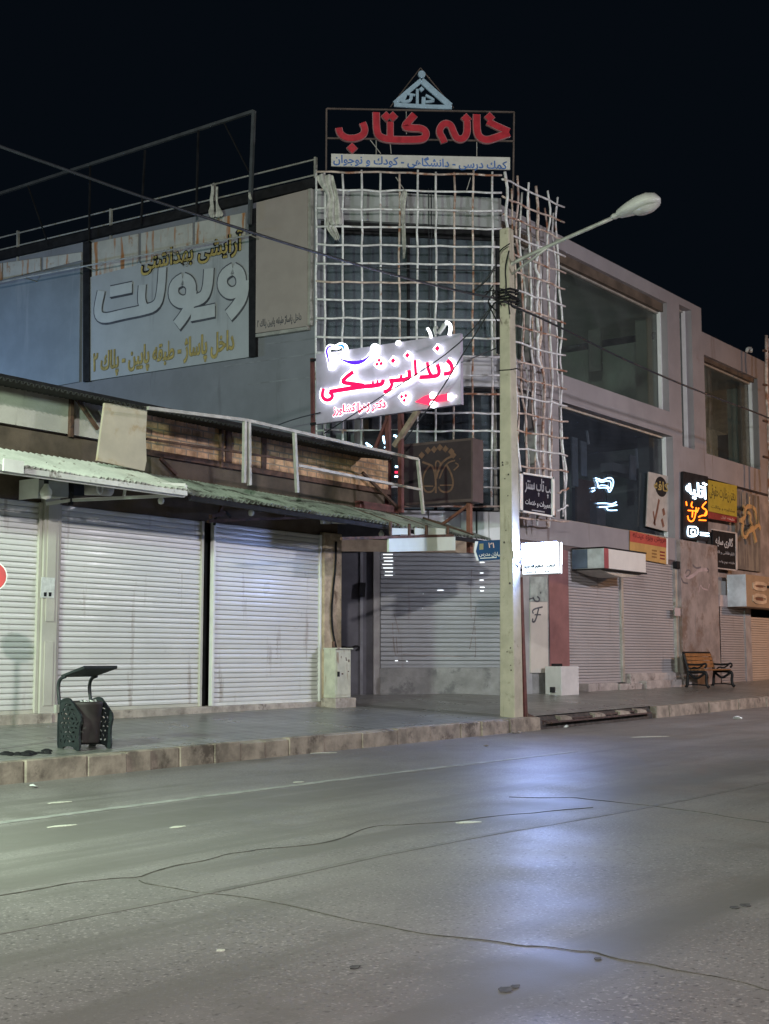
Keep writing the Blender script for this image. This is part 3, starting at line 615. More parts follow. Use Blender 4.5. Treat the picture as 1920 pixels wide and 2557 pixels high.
bb = MB(); bb.box(R.s(1680) - .02, R.s(1690), YR - .1, YR + .02, R.z(1685, 1420), R.z(1685, 1402)); bb.build('shutter_lock', BLK, s2)
gz = R.z(1690, 1348)
grf = rb('graffiti_wall', R.s(1687), R.s(1789, .12), .5, gz, mat('stained_graffiti_wall', (.30, .255, .24), rough=.9, var=.25, scale=2, dirt=(.19, .13, .10), dth=.5, dscale=1.3, streak=(.22, .2, .2), sth=.6), -.3, .12)
gm = mat('faded_spray_paint', (.15, .13, .14), rough=.8); gp = mat('pale_spray_paint', (.42, .34, .35), rough=.8)
bb = MB(); strokes(bb, R, kH, [([(240, 1110), (255, 1080), (285, 1090), (270, 1130), (245, 1140)], 14), ([(300, 1040), (330, 1070), (370, 1060)], 16), ([(420, 1070), (440, 1085), (425, 1100)], 14), ([(205, 1150), (220, 1190), (260, 1195)], 14)], .121, .1235); bb.build('graffiti', gm, grf)
bb = MB(); strokes(bb, R, kH, [([(230, 1130), (270, 1150), (330, 1110), (350, 1080), (430, 1080)], 30), ([(350, 1270), (365, 1200), (380, 1240), (430, 1250)], 12), ([(440, 1200), (430, 1240)], 12)], .121, .1225); bb.build('graffiti', gp, grf)
sg = shutter(R, R.s(1793), R.s(1852), R.z(1795, 1712), R.z(1800, 1512), -.04, SLAT3, cb, pitch=.07)
so = shutter(R, R.s(1866), 47, R.z(1868, 1710), R.z(1868, 1540), -.04, SLAT4, cb, pitch=.07)
rb('wall_pier', R.s(1852), R.s(1866), .5, R.z(1855, 1512), mat('pier_paint', (.33, .31, .31)), -.2, .02)
rb('dark_fascia', R.s(1780), sEND, R.z(1800, 1512), znsp, INTD, -.5, -.2)
rb('shop_fascia', R.s(1790), R.s(1862), R.z(1800, 1512) + .01, R.z(1800, 1450), CEMG, -.2, -.03)
rb('window_strip', R.s(1842), R.s(1905), R.z(1850, 1420), R.z(1850, 1225), mat('grey_curtain', (.16, .15, .14), streak=(.26, .24, .21), sth=.5, sscale=6), -.2, -.1)
rb('wall_pier', 47, sEND, .5, znsp, CEM)
st = MB(); zgx = .5
st.pbox(R, R.s(1445), R.s(1517), zgx, R.z(1500, 1706, .2), -.1, .2); st.pbox(R, R.s(1519), R.s(1573), zgx, R.z(1545, 1708, .25), -.1, .25); st.pbox(R, R.s(1580), R.s(1693), zgx, R.z(1600, 1700, .3), -.1, .3); st.pbox(R, R.s(1558), R.s(1680), zgx, R.z(1600, 1681, .1), -.1, .10)
st.build('step', mat('pale_step_stone', (.42, .38, .36), rough=.85, var=.25, scale=3, dirt=(.2, .17, .16), dth=.52, dscale=4, bump=.5, bscale=25), cb, bevel=.015)
# ------------------------------------------------------------------ side wall boards and roof rails
SHEET = mat('rusty_sheet', (.44, .44, .41), rough=.75, var=.12, scale=2, streak=(.36, .16, .06), sth=.52, sscale=5, dirt=(.30, .18, .10), dth=.56, dscale=3)
POST_ = mat('pale_poster', (.36, .385, .405), rough=.7, var=.06, scale=1.5, streak=(.26, .275, .29), sth=.6, sscale=2)
bl = thing('billboard', W.at(410, 950, .05), 'large faded pale poster board with outlined grey lettering and rust stains along its top', 'billboard')
tl = lambda p, q, x: p[1] + (q[1] - p[1]) * (x - p[0]) / (q[0] - p[0])
top0, top1 = (227, 607), (612, 531)
for xa, xb in ((229, 344), (352, 480), (487, 612)):
    b = MB(); b.quad(W, [(xa, tl(top0, top1, xa)), (xb, tl(top0, top1, xb)), (xb, tl((222, 700), (624, 600), xb) + 40), (xa, tl((222, 700), (624, 600), xa) + 40)], .02, .05); b.build('rusty_panel', SHEET, bl)
poly = [kC(105, 412), kC(425, 330), kC(445, 300), kC(462, 322), kC(640, 285), kC(780, 205), kC(1000, 165), kC(1195, 120), kC(1195, 940), kC(95, 1104)]
b = MB(); b.quad(W, poly, .055, .075); b.build('poster', POST_, bl)
for xa, xb in ((207, 223), (621, 638)):
    b = MB(); b.quad(W, [(xa, tl(top0, top1, xa) - 6), (xb, tl(top0, top1, xb) - 6), (xb, tl(kC(95, 1104), kC(1195, 940), xb)), (xa, tl(kC(95, 1104), kC(1195, 940), xa))], .02, .11); b.build('side_post', BLK, bl)
VIO = [([(1075, 350), (1010, 390), (1000, 470), (1050, 520), (1110, 500), (1135, 440), (1120, 375), (1075, 350)], 78), ([(1150, 430), (1140, 540), (1095, 610), (1045, 665)], 88),
       ([(740, 420), (680, 455), (675, 540), (730, 580), (785, 555), (800, 480), (780, 435), (740, 420)], 82), ([(800, 500), (790, 600), (740, 680), (700, 730)], 84), ([(915, 350), (908, 470), (880, 545), (800, 570)], 80),
       ([(795, 660), (875, 645), (955, 628)], 84), ([(605, 345), (595, 500), (570, 600), (470, 630), (340, 655), (200, 690), (165, 640), (195, 500)], 66), ([(470, 460), (462, 560), (480, 610)], 62), ([(255, 505), (330, 490), (400, 475)], 70)]
dk = mat('outline_grey', (.07, .075, .09), rough=.7, var=.3, scale=5); fc = mat('letter_face', (.45, .48, .49), rough=.6, var=.06)
b = MB(); strokes(b, W, lambda x, y: kC(x + 6, y + 14), VIO, .078, .082, grow=.0, step=.0006); lt = b.build('lettering_shadow', dk, bl)
b = MB(); strokes(b, W, kC, VIO, .088, .092, grow=.030, step=.0006); b.build('lettering_outline', dk, bl)
b = MB(); strokes(b, W, kC, VIO, .10, .104, step=.0008); b.build('lettering', fc, bl)
ye = mat('faded_yellow', (.40, .31, .10), rough=.7, var=.25, scale=8)
for bold, d, m, nm in ((.055, .115, BLK, 'lettering_edge'), (.012, .125, ye, 'lettering')):
    b = MB(); text(b, W, 'آرایشی بهداشتی', (352, 598, 606, 664), d - .008, d, bold); b.build(nm, m, bl)
for bold, d, m, nm in ((.04, .09, mat('olive_edge', (.22, .19, .09)), 'lettering_edge'), (.012, .098, ye, 'lettering')):
    b = MB(); text(b, W, 'داخل پاساژ - طبقه پایین - پلاک ۲', (232, 851, 584, 920), d - .008, d, bold); b.build(nm, m, bl)
b2 = thing('blank_billboard', W.at(90, 1000, .05), 'blank blue grey board with stained strips above, leftmost on the side wall', 'billboard')
b = MB(); b.quad(W, [(-60, 716 + 12), (200, 655), (197, 953), (-60, 1000)], .02, .06); b.build('panel', mat('blue_grey_board', (.20, .235, .27), rough=.6, var=.12, scale=.9, streak=(.24, .27, .3), sth=.58, sscale=2), b2)
for xa, xb in ((-60, 4), (8, 100), (108, 203)):
    b = MB(); b.quad(W, [(xa, tl((0, 658), (203, 630), xa)), (xb, tl((0, 658), (203, 630), xb)), (xb, tl((0, 700), (203, 650), xb)), (xa, tl((0, 700), (203, 650), xa))], .02, .05); b.build('stained_panel', SHEET, b2)
t = thing('cream_board', W.at(704, 825, .1), 'plain cream box board with one small dark text line, beside the glass corner', 'billboard')
b = MB(); b.quad(W, [(640, 506), (768, 473), (766, 814), (638, 832)], .02, .16); b.build('panel', mat('cream_panel', (.34, .295, .27), rough=.8, var=.06, scale=2), t)
b = MB(); b.quad(W, [(769, 472), (777, 470), (775, 811), (767, 813)], .02, .14); b.build('frame', GALV, t)
b = MB(); b.quad(W, [(638, 834), (768, 815), (768, 823), (638, 842)], .02, .12); b.build('frame', GALV, t)
b = MB(); text(b, W, 'داخل پاساژ طبقه پایین پلاک ۲', (642, 790, 752, 815), .161, .166, .014); b.build('lettering', dk, t)
t = thing('steel_bar', W.at(300, 655, .5), 'thin pale steel bar standing off the side wall across the poster top', 'bar')
b = MB(); b.tube([W.at(-40, 712, .5), W.at(628, 586, .5)], .022); b.build('bar', GALV, t)
for px_ in (60, 210, 420, 624): b = MB(); yy = tl((-40, 712), (628, 586), px_); b.tube([W.at(px_, yy, .5), W.pt(*W.px(px_, yy, .5), .0)], .016); b.build('bracket', GALV, t)
# railing along the roof edge
t = thing('roof_railing', W.at(400, 520), 'three bar steel railing along the roof edge of the side wing', 'railing')
for (xa, ya), (xb, yb_) in (((0, 594), (790, 397)), ((0, 624), (790, 436)), ((50, 640), (790, 466))):
    b = MB(); b.tube([W.at(xa if xa else -50, ya + (12 if not xa else 0)), W.at(xb, yb_)], .02); b.build('rail', GALV, t)
for (xa, ya, yb_) in ((45, 577, 655), (277, 522, 604), (535, 458, 548), (788, 393, 466)):
    b = MB(); b.bar(W.at(xa, ya), W.at(xa, yb_), .07, .05); b.build('post', GALV, t)
t = thing('tube_scaffold', W.at(330, 450, .25), 'tall empty black billboard scaffold rising over the side wing roof', 'steel frame')
b = MB(); b.bar(W.at(-50, 500, .3), W.at(634, 278, .3), .07); b.build('top_bar', mat('dark_steel', (.10, .11, .12), rough=.6, metal=.3), t)
DST = bpy.data.materials['dark_steel']
b = MB(); b.bar(W.at(634, 277, .3), W.at(623, 560, .3), .075); b.build('post', DST, t)
for xa, ya, xb, yb_, w in ((495, 327, 490, 540, .04), (362, 375, 352, 560, .04), (560, 308, 622, 430, .03), (225, 415, 222, 600, .04), (70, 465, 120, 610, .03)):
    b = MB(); b.bar(W.at(xa, ya, .3), W.at(xb, yb_, .3), w); b.build('post' if abs(xa - xb) < 20 else 'brace', BLK, t)
# ------------------------------------------------------------------ lattice of bars before the glass corner
BARM = mat('pale_reed_bar', (.70, .70, .70), rough=.7, var=.25, scale=6, dirt=(.40, .24, .17), dth=.58, dscale=3.5)
BARR = mat('rusty_reed_bar', (.56, .46, .40), rough=.75, var=.35, scale=5, dirt=(.30, .13, .07), dth=.48, dscale=3.5)
dl = .35
def jit(P, q0, q1, d, n, j, jd=.02):
    (a, za), (c, zc) = q0, q1
    return [P.pt(a + (c - a) * i / n + random.uniform(-j, j), za + (zc - za) * i / n, d + random.uniform(-jd, jd)) for i in range(n + 1)]
lt = thing('bar_lattice', C.pt(CW / 2, C.z(1020, 1264, dl), dl), 'regular square lattice of thin pale bars hung before the chamfered glass corner', 'lattice')
for i, x in enumerate((25, 78, 192, 312, 428, 547, 660, 778, 892, 1010, 1130)):
    px_ = kL(x, 0)[0]
    a, c = C.px(px_, 425 + (5 if i % 3 else 0), dl), C.px(px_ - 1, 1266, dl)
    b = MB(); b.tube(jit(C, c, a, dl, 16, .015), 0.026, n=6); b.build('upright_bar', BARR if i in (5, 8, 9) else BARM, lt, smooth=True)
for i, y in enumerate((430, 475, 521, 566, 612, 658, 704, 750, 795, 842, 887, 936, 982, 1030, 1075, 1123, 1169, 1217, 1264)):
    a, c = C.px(788, y, dl), C.px(1252, y + 8 - i * .4, dl)
    b = MB(); pts = jit(C, a, c, dl + .035, 12, .0, .012)
    for p in pts: p.z += random.uniform(-.018, .018)
    b.tube(pts, .024, n=6); b.build('cross_bar', BARM if i % 6 else BARR, lt, smooth=True)
lr = thing('wavy_lattice', R.at(1330, 1320, .5), 'bent wavy lattice of rusty bars hanging on the street side of the corner', 'lattice')
for i, (xt, yt, xb, yb_) in enumerate(((1263, 428, 1297, 1180), (1290, 441, 1318, 1290), (1317, 457, 1345, 1312), (1341, 466, 1362, 1316), (1368, 478, 1378, 1318), (1391, 492, 1412, 1298), (1338, 602, 1345, 920))):
    dd = .62 if i == 0 else .5
    a, c = R.px(xt, yt, dd), R.px(xb, yb_, dd); pts = jit(R, c, a, dd, 14, .06, .06)
    b = MB(); b.tube(pts, .036 if i % 3 == 0 else .027, n=6, smooth=1); b.build('upright_bar', BARR if i in (1, 3) else BARM, lr, smooth=True)
for i in range(20):
    y0 = 446 + i * 44.5; a = R.px(1254, y0, .55)
    if 1170 < y0 < 1290: a = R.px(1392, y0 + 30, .55)
    c = R.px(1408 + i * .6, 516 + i * 41.4, .55)
    pts = jit(R, a, c, .55, 8, .0, .02)
    for p in pts: p.z += random.uniform(-.025, .025)
    b = MB(); b.tube(pts, .023, n=6); b.build('cross_bar', BARR if i % 3 else BARM, lr, smooth=True)
for i in range(6):
    x0 = 1278 + i * 21; a, c = R.px(x0, 470 + i * 12, .30), R.px(x0 + 22, 1290, .30)
    b = MB(); b.tube(jit(R, c, a, .30, 12, .07, .06), .024, n=6, smooth=1); b.build('upright_bar', BARM if i % 2 else BARR, lr, smooth=True)
# torn cloths
def cloth(rows, P, d, label, mcol, amp=.05):
    b = MB(); vs = []; m = 9
    for (xa, xb, y) in rows:
        for i in range(m):
            f = i / (m - 1); s, z = P.px(xa + (xb - xa) * f, y, d)
            vs.append(P.pt(s, z + random.uniform(-.02, .02), d + amp * sin(i * 1.9 + y * .05) + random.uniform(-amp, amp) * .5))
    n = len(vs)
    b.add(vs, [[j * m + i, j * m + i + 1, (j + 1) * m + i + 1, (j + 1) * m + i] for j in range(len(rows) - 1) for i in range(m - 1)])
    o = b.build('torn_cloth', mcol, smooth=True)
    sm = o.modifiers.new('s', 'SUBSURF'); sm.levels = sm.render_levels = 2
    so_ = o.modifiers.new('t', 'SOLIDIFY'); so_.thickness = .006
    return tag(o, label, 'cloth', 'torn cloths caught on bars')
CLO = mat('dirty_white_cloth', (.50, .50, .46), rough=.95, var=.3, scale=8, dirt=(.2, .18, .16), dth=.6, dscale=5)
cloth([(788, 833, 436), (792, 834, 450), (806, 838, 470), (820, 843, 490), (816, 847, 510), (812, 853, 530), (814, 857, 552), (826, 852, 562)], C, dl + .1, 'large torn whitish cloth knotted on the upper left corner of the square lattice', CLO, .07)
cloth([(814, 820, 545), (812, 838, 560), (818, 842, 575), (834, 848, 590), (838, 846, 600)], C, dl + .05, 'ragged lower shreds of cloth under the large whitish one', CLO, .06)
cloth([(1004, 1014, 476), (998, 1016, 490), (996, 1013, 510), (1002, 1012, 530), (1004, 1014, 555), (1003, 1011, 590), (1005, 1013, 620), (1006, 1010, 645)], C, dl + .1, 'long thin twisted rag hanging down the middle of the square lattice', CLO, .05)
cloth([(527, 534, 462), (528, 537, 480), (524, 533, 500), (527, 534, 515), (521, 532, 530), (526, 536, 543)], W, .15, 'small white rag tied round a roof railing post', CLO, .04)
cloth([(540, 544, 467), (539, 545, 490), (540, 544, 515), (541, 558, 530), (538, 552, 542)], W, .22, 'narrow white strip hanging beside the rag on the railing', CLO, .03)
cloth([(621, 626, 480), (619, 628, 490), (622, 630, 498)], W, .36, 'tiny white scrap caught on the tall scaffold post', CLO, .03)
# ------------------------------------------------------------------ rooftop sign
dR = .15
rs = thing('rooftop_sign', C.pt(CW / 2, C.z(1000, 425, dR), dR), 'rooftop sign with big red letters, a white banner and a triangular emblem', 'sign')
for a, c in (((110, 405), (1550, 432)), ((108, 405), (105, 880)), ((1548, 432), (1540, 1090)), ((110, 632), (1548, 655))):
    b = MB(); b.bar(C.at(*kA(*a), dR), C.at(*kA(*c), dR), .035); b.build('frame_bar', mat('brown_frame_steel', (.10, .075, .065), rough=.7, var=.3) if 'brown_frame_steel' not in bpy.data.materials else bpy.data.materials['brown_frame_steel'], rs)
for a, c in (((440, 640), (525, 750)), ((490, 640), (490, 760)), ((595, 660), (605, 750)), ((1262, 660), (1262, 770)), ((720, 410), (722, 600)), ((300, 650), (305, 720)), ((1478, 600), (1478, 655)), ((640, 930), (700, 1020)), ((1215, 930), (1185, 1030))):
    b = MB(); b.bar(C.at(*kA(*a), dR - .02), C.at(*kA(*c), dR - .02), .016); b.build('stay', GALV, rs)
RED = mat('red_letter_plastic', (.46, .03, .045), rough=.4, var=.18, scale=6, dirt=(.30, .05, .06), dth=.6, dscale=6)
REDE = mat('pink_letter_edge', (.50, .26, .27), rough=.5, var=.2)
KH = [([(1262, 447), (1262, 570), (1282, 625), (1340, 648), (1420, 622), (1512, 590)], 50), ([(1345, 500), (1400, 530), (1512, 580)], 46), ([(1362, 470)], 76), ([(1188, 500), (1190, 590), (1160, 638), (1110, 636), (1082, 580), (1065, 528), (1020, 512), (982, 545), (975, 590), (1000, 628), (1014, 664)], 46), ([(1182, 480)], 76),
      ([(785, 448), (740, 500), (702, 545), (760, 552), (845, 555), (878, 590), (862, 636), (780, 644), (600, 642), (520, 625), (492, 580), (490, 432)], 48), ([(598, 505), (598, 638)], 44), ([(568, 464)], 72), ([(618, 464)], 72), ([(202, 552), (212, 598), (262, 632), (330, 632), (392, 608), (406, 560), (385, 512)], 46), ([(305, 708)], 78)]
b = MB(); strokes(b, C, kA, KH, dR + .03, dR + .10, grow=.012, step=.0006); b.build('letter_returns', REDE, rs)
b = MB(); strokes(b, C, kA, KH, dR + .115, dR + .12, step=.0015); b.build('lettering', RED, rs)
b = MB(); b.quad(C, [kA(145, 750), kA(1518, 778), kA(1518, 872), kA(145, 845)], dR + .02, dR + .06); bn = b.build('banner', mat('white_banner', (.58, .57, .53), rough=.6, var=.08, scale=3), rs)
b = MB(); text(b, C, 'کمک درسی - دانشگاهی - کودک و نوجوان', (832, 391, 1266, 421), dR + .061, dR + .066, .02, skew=.07); b.build('banner_lettering', mat('blue_print', (.07, .16, .42), rough=.6), bn)
EM = mat('pale_blue_emblem', (.36, .50, .62), rough=.5, var=.12, scale=6)
TRI = [([(838, 185), (730, 275), (632, 362)], 34), ([(838, 185), (960, 295), (1062, 382)], 46), ([(628, 372), (830, 386), (1070, 392)], 30), ([(806, 252), (806, 375)], 20), ([(855, 315), (852, 375)], 28), ([(760, 300), (755, 345), (690, 352), (680, 330)], 22), ([(720, 300), (700, 345)], 16), ([(870, 300), (950, 345), (870, 352)], 18), ([(838, 255)], 40), ([(720, 290), (790, 300)], 14)]
b = MB(); strokes(b, C, kA, TRI, dR + .02, dR + .06); s_, z_ = C.px(*kA(836, 150), dR); b.disc(C, s_, z_, .085, dR + .02, dR + .075); b.build('emblem', EM, rs)
b = MB()
for a, c in (((830, 92), (598, 392)), ((830, 92), (1085, 400))): b.bar(C.at(*kA(*a), dR - .03), C.at(*kA(*c), dR - .03), .022)
b.build('emblem_frame', bpy.data.materials['brown_frame_steel'], rs)
# ------------------------------------------------------------------ dentist sign on its post
DS = Plane((22.0, 0), (-.06, .998))
ds = thing('dental_sign', DS.at(968, 1040), 'lit slanting sign with red Persian lettering, white edges and a tooth outline', 'sign')
b = MB(); b.quad(DS, [(789, 885), (1149, 832), (1151, 1009), (789, 1059)], -.10, 0); b.build('panel', mat('brushed_panel', (.44, .40, .50), rough=.5, metal=.0, var=.1, scale=3), ds)
WG = glow('white_letter_led', (.86, .93, 1.), LED); RG = glow('red_letter_led', (.80, .006, .09), .95); PG = glow('violet_led', (.10, .02, .75), .9); BG = glow('blue_led', (.02, .25, .75), .9); R2 = glow('red_shape_led', (.95, .03, .09), 1.3)
DEN = [([(1345, 452), (1388, 490), (1392, 560), (1350, 578), (1312, 580)], 41), ([(1252, 490), (1272, 550), (1262, 595), (1200, 606), (1085, 612)], 43), ([(1158, 470), (1168, 550), (1200, 600)], 35), ([(1042, 450), (1046, 530), (1050, 600)], 32), ([(985, 545), (995, 610), (960, 632), (880, 640), (800, 648)], 43), ([(915, 590), (905, 640)], 30), ([(820, 640), (828, 690), (790, 738), (748, 748)], 35),
       ([(742, 635), (738, 675), (660, 692), (560, 698), (400, 722), (238, 748)], 45), ([(690, 640), (686, 680)], 24), ([(648, 650), (644, 690)], 24), ([(462, 560), (390, 615), (352, 660), (440, 672), (560, 690)], 41), ([(238, 748), (272, 785), (245, 825), (195, 828), (165, 785), (182, 720)], 37)]
DOT = [([(1252, 340)], 50), ([(970, 405)], 46), ([(835, 455)], 48), ([(703, 452)], 36), ([(722, 482)], 36), ([(684, 488)], 36), ([(955, 785)], 36), ([(916, 795)], 36), ([(940, 828)], 36)]
TOO = [([(243, 535), (228, 440), (206, 360), (232, 312), (290, 335), (340, 296), (384, 325), (368, 400), (352, 418)], 22), ([(243, 535), (275, 440), (320, 430), (400, 470), (500, 488), (590, 440), (655, 345)], 26)]
b = MB(); strokes(b, DS, kB, DEN, .02, .09, grow=.035, step=.0006); b.build('lettering_halo', WG, ds)
for q_ in DOT:
    b = MB(); strokes(b, DS, kB, [q_], .02, .092, grow=.05); b.build('dot_halo', WG, ds)
    b = MB(); strokes(b, DS, kB, [q_], .107, .112, grow=.012); b.build('lettering_dot', RG, ds)
b = MB(); strokes(b, DS, kB, DEN, .105, .11, step=.001); b.build('lettering', RG, ds)
b = MB(); strokes(b, DS, kB, TOO, .02, .09, grow=.02, step=.0006); b.disc(DS, *DS.px(*kB(658, 338), .09), .10, .02, .088); b.build('tooth_outline', WG, ds)
b = MB(); b.ribbon(DS, [DS.px(*kB(*p), .1) for p in ((240, 530), (226, 440), (205, 360), (232, 316), (285, 335))], .055, .1, .104, taper=lambda t: .25 + .75 * sin(pi * t)); b.build('tooth_line', PG, ds)
b = MB(); b.ribbon(DS, [DS.px(*kB(*p), .1) for p in ((300, 425), (400, 465), (490, 482), (580, 448), (640, 370))], .085, .1, .104, taper=lambda t: .15 + .85 * sin(pi * t)); b.build('tooth_line', PG, ds)
b = MB(); b.ribbon(DS, [DS.px(*kB(*p), .1) for p in ((290, 335), (340, 302), (378, 330), (365, 400))], .05, .1, .104, taper=lambda t: .25 + .75 * sin(pi * t)); b.build('tooth_line', BG, ds)
b = MB(); text(b, DS, 'دکتر زهرا کشاورز', (kB(262, 0)[0], kB(0, 840)[1], kB(770, 0)[0], kB(0, 960)[1]), .02, .06, .075); b.build('name_halo', glow('name_led', (.9, .92, 1.), 1.1), ds)
b = MB(); text(b, DS, 'دکتر زهرا کشاورز', (kB(266, 0)[0], kB(0, 848)[1], kB(766, 0)[0], kB(0, 952)[1]), .07, .075, .035); b.build('name_lettering', RG, ds)
b = MB(); b.quad(DS, [kB(*p) for p in ((1042, 845), (1120, 795), (1190, 768), (1205, 792), (1352, 766), (1352, 826), (1205, 852), (1190, 880), (1120, 862))], .02, .07); b.build('arrow_shape', R2, ds)
b = MB(); b.quad(DS, [kB(*p) for p in ((1352, 764), (1384, 762), (1384, 828), (1352, 830))], .02, .072); b.build('arrow_end', WG, ds)
b = MB(); b.quad(DS, [kB(*p) for p in ((1390, 785), (1432, 778), (1432, 800), (1390, 806))], .02, .05); b.build('arrow_tip', glow('dim_white_led', (1, .9, .85), 1.2), ds)
for a in ((1205, 782), (1208, 866)): b = MB(); b.disc(DS, *DS.px(*kB(*a), .08), .07, .02, .076); b.build('arrow_stud', WG, ds)
b = MB(); b.tube([DS.at(*kB(*p), .02) for p in ((1335, 92), (1372, 110), (1380, 150), (1366, 215))], .035, smooth=1); b.build('scroll_light', glow('soft_white_led', (.9, .95, 1.), 3.), ds, smooth=True)
b = MB(); b.tube([DS.at(*kB(*p), .02) for p in ((1325, 110), (1300, 150), (1265, 200))], .045, smooth=1); b.tube([DS.at(*kB(*p), -.02) for p in ((1255, 140), (1225, 150), (1240, 205))], .035, smooth=1); b.build('scroll', mat('grey_scroll', (.5, .5, .5)), ds, smooth=True)
b = MB(); b.tube([DS.at(*kB(*p), .02) for p in ((1160, 150), (1185, 190), (1195, 238))], .03, smooth=1); b.build('scroll_light', bpy.data.materials['soft_white_led'], ds, smooth=True)
b = MB(); b.tube([DS.at(*kB(*p), .05) for p in ((872, 290), (900, 291))], .05); b.build('clip_light', bpy.data.materials['soft_white_led'], ds, smooth=True)
MAR = mat('maroon_steel', (.12, .04, .035), rough=.6, var=.3, scale=5)
zt = DS.z(985, 1035, -.15); q = DS.at(985, 1100, -.15)
for o_ in (-.16, .16):
    b = MB(); b.bar((q.x, q.y + o_, 4.35), (q.x, q.y + o_, zt + .4), .09); b.build('post', MAR, ds)
b = MB(); b.bar((20.0, q.y, 4.42), (q.x + .1, q.y, 4.42), .12, .14); b.build('foot_beam', MAR, ds)
b = MB(); b.bar(DS.at(968, 1043, -.12), DS.at(935, 1125, -.12), .06); b.build('brace', MAR, ds)
b = MB(); b.bar(DS.at(1045, 1022, -.12), DS.at(985, 1115, -.12), .10); b.build('brace', mat('old_timber', (.26, .20, .15), rough=.9, var=.3, scale=6), ds)
for y in (900, 1059): b = MB(); b.bar(DS.at(776, y, -.05), DS.at(800, y - 3, -.05), .05); b.build('bracket', BLK, ds)
b = MB(); b.bar(DS.at(780, 895, -.2), DS.at(782, 1110, -.2), .07); b.build('side_post', MAR, ds)
# half hidden vertical led sign behind the post
t = thing('led_sign', C.at(985, 1190, .5), 'small blue white led sign half hidden behind the maroon post', 'sign')
BW = glow('blue_white_led', (.45, .75, 1.), 5.)
b = MB(); strokes(b, C, kQ, [([(362, 215), (420, 255)], 14), ([(370, 245), (410, 262)], 10), ([(530, 150), (540, 230), (600, 200)], 16), ([(540, 260), (600, 235)], 12), ([(560, 190), (590, 225)], 10), ([(630, 145), (660, 150), (665, 210)], 16), ([(680, 150), (682, 200)], 14)], .5, .53); b.build('lettering', BW, t)
b = MB(); strokes(b, C, kQ, [([(645, 445), (690, 445)], 16), ([(640, 540), (690, 540)], 14)], .5, .53); b.build('lettering', BW, t)
b = MB(); strokes(b, C, kQ, [([(642, 498), (692, 498)], 20)], .5, .53); b.build('lettering', R2, t)
b = MB(); b.quad(C, [kQ(345, 100), kQ(700, 90), kQ(700, 570), kQ(345, 300)], .47, .497); b.build('panel', BLK, t)
# brown box sign
BS = Plane((22.35, 0), (-.04, .998))
t = thing('box_sign', BS.at(1090, 1261), 'dark brown unlit box sign with a looping flower emblem', 'sign')
BRN = mat('brown_sign_face', (.045, .033, .036), rough=.6, var=.15, scale=3, spec=.15); BRE = mat('brown_sign_edge', (.095, .068, .064), rough=.6, var=.15, spec=.2)
ql = [(1003, 1110), (1180, 1093), (1180, 1252), (1003, 1262)]
b = MB(); b.quad(BS, ql, -.42, 0); b.build('box', BRE, t)
b = MB(); b.quad(BS, [(1007, 1116), (1176, 1099), (1176, 1245), (1007, 1256)], .001, .006); b.build('face', BRN, t)
FL = [([(1035, 700), (1035, 560), (1010, 440), (960, 420), (905, 400)], 20), ([(1040, 560), (1070, 440), (1130, 370), (1210, 340)], 20), ([(1030, 640), (1000, 690), (930, 690), (900, 600), (930, 490), (980, 430)], 18), ([(1060, 640), (1090, 690), (1170, 690), (1208, 620), (1190, 520), (1140, 430)], 18), ([(910, 632), (1010, 634)], 12), ([(1075, 625), (1200, 622)], 12), ([(1070, 560), (1110, 460), (1160, 400), (1220, 385)], 14), ([(1040, 540), (1030, 400), (1060, 385), (1090, 430), (1050, 520)], 14)]
FL += [([(p, q)], 70) for p, q in ((900, 335), (960, 290), (1020, 280), (1075, 262), (1130, 275), (1185, 300), (1205, 335))] + [([(1225, 410), (1265, 430), (1210, 480)], 12), ([(1270, 370)], 16)]
b = MB(); strokes(b, BS, kQ, FL, .007, .011, step=.0006); b.build('emblem', mat('copper_emblem', (.15, .078, .05), rough=.6, var=.25, scale=8), t)
q = BS.at(1135, 1250, -.2)
b = MB(); b.bar((q.x - .0, q.y - .35, BS.z(1143, 1380)), (q.x, q.y - .35, BS.z(1143, 1250)), .09); b.build('leg', mat('rust_red_steel', (.20, .075, .045), rough=.7, var=.3), t)
b = MB(); b.bar((q.x - .05, q.y - .35, BS.z(1143, 1262)), (q.x - .05, q.y + .35, BS.z(1143, 1310)), .05); b.build('brace', bpy.data.materials['rust_red_steel'], t)
# pale hanging board under the dark awning with its rusty frame
t = thing('hanging_board', F.at(1057, 1378, 1.42), 'blank pale green board hanging in a rusty frame under the dark awning', 'board')
HB = mat('pale_green_board', (.58, .66, .56), rough=.6, var=.05)
b = MB(); b.quad(F, [(971, 1343), (1137, 1340), (1137, 1374), (971, 1378)], 1.40, 1.44); b.build('panel', HB, t)
b = MB(); b.bar(F.at(852, 1345, 1.42), F.at(1130, 1337, 1.42), .05); b.build('rail', RUST, t)
for x in (975, 1022, 1065, 1118): b = MB(); b.bar(F.at(x, 1339, 1.42), F.at(x, 1304 + (x - 975) * .08, 1.42), .04); b.build('hanger', RUST, t)
for xa, xb in ((978, 1018), (1036, 1060), (1070, 1112)): b = MB(); b.quad(F, [(xa, 1318), (xb, 1320), (xb, 1334), (xa, 1336)], 1.40, 1.42); b.build('small_panel', HB, t)
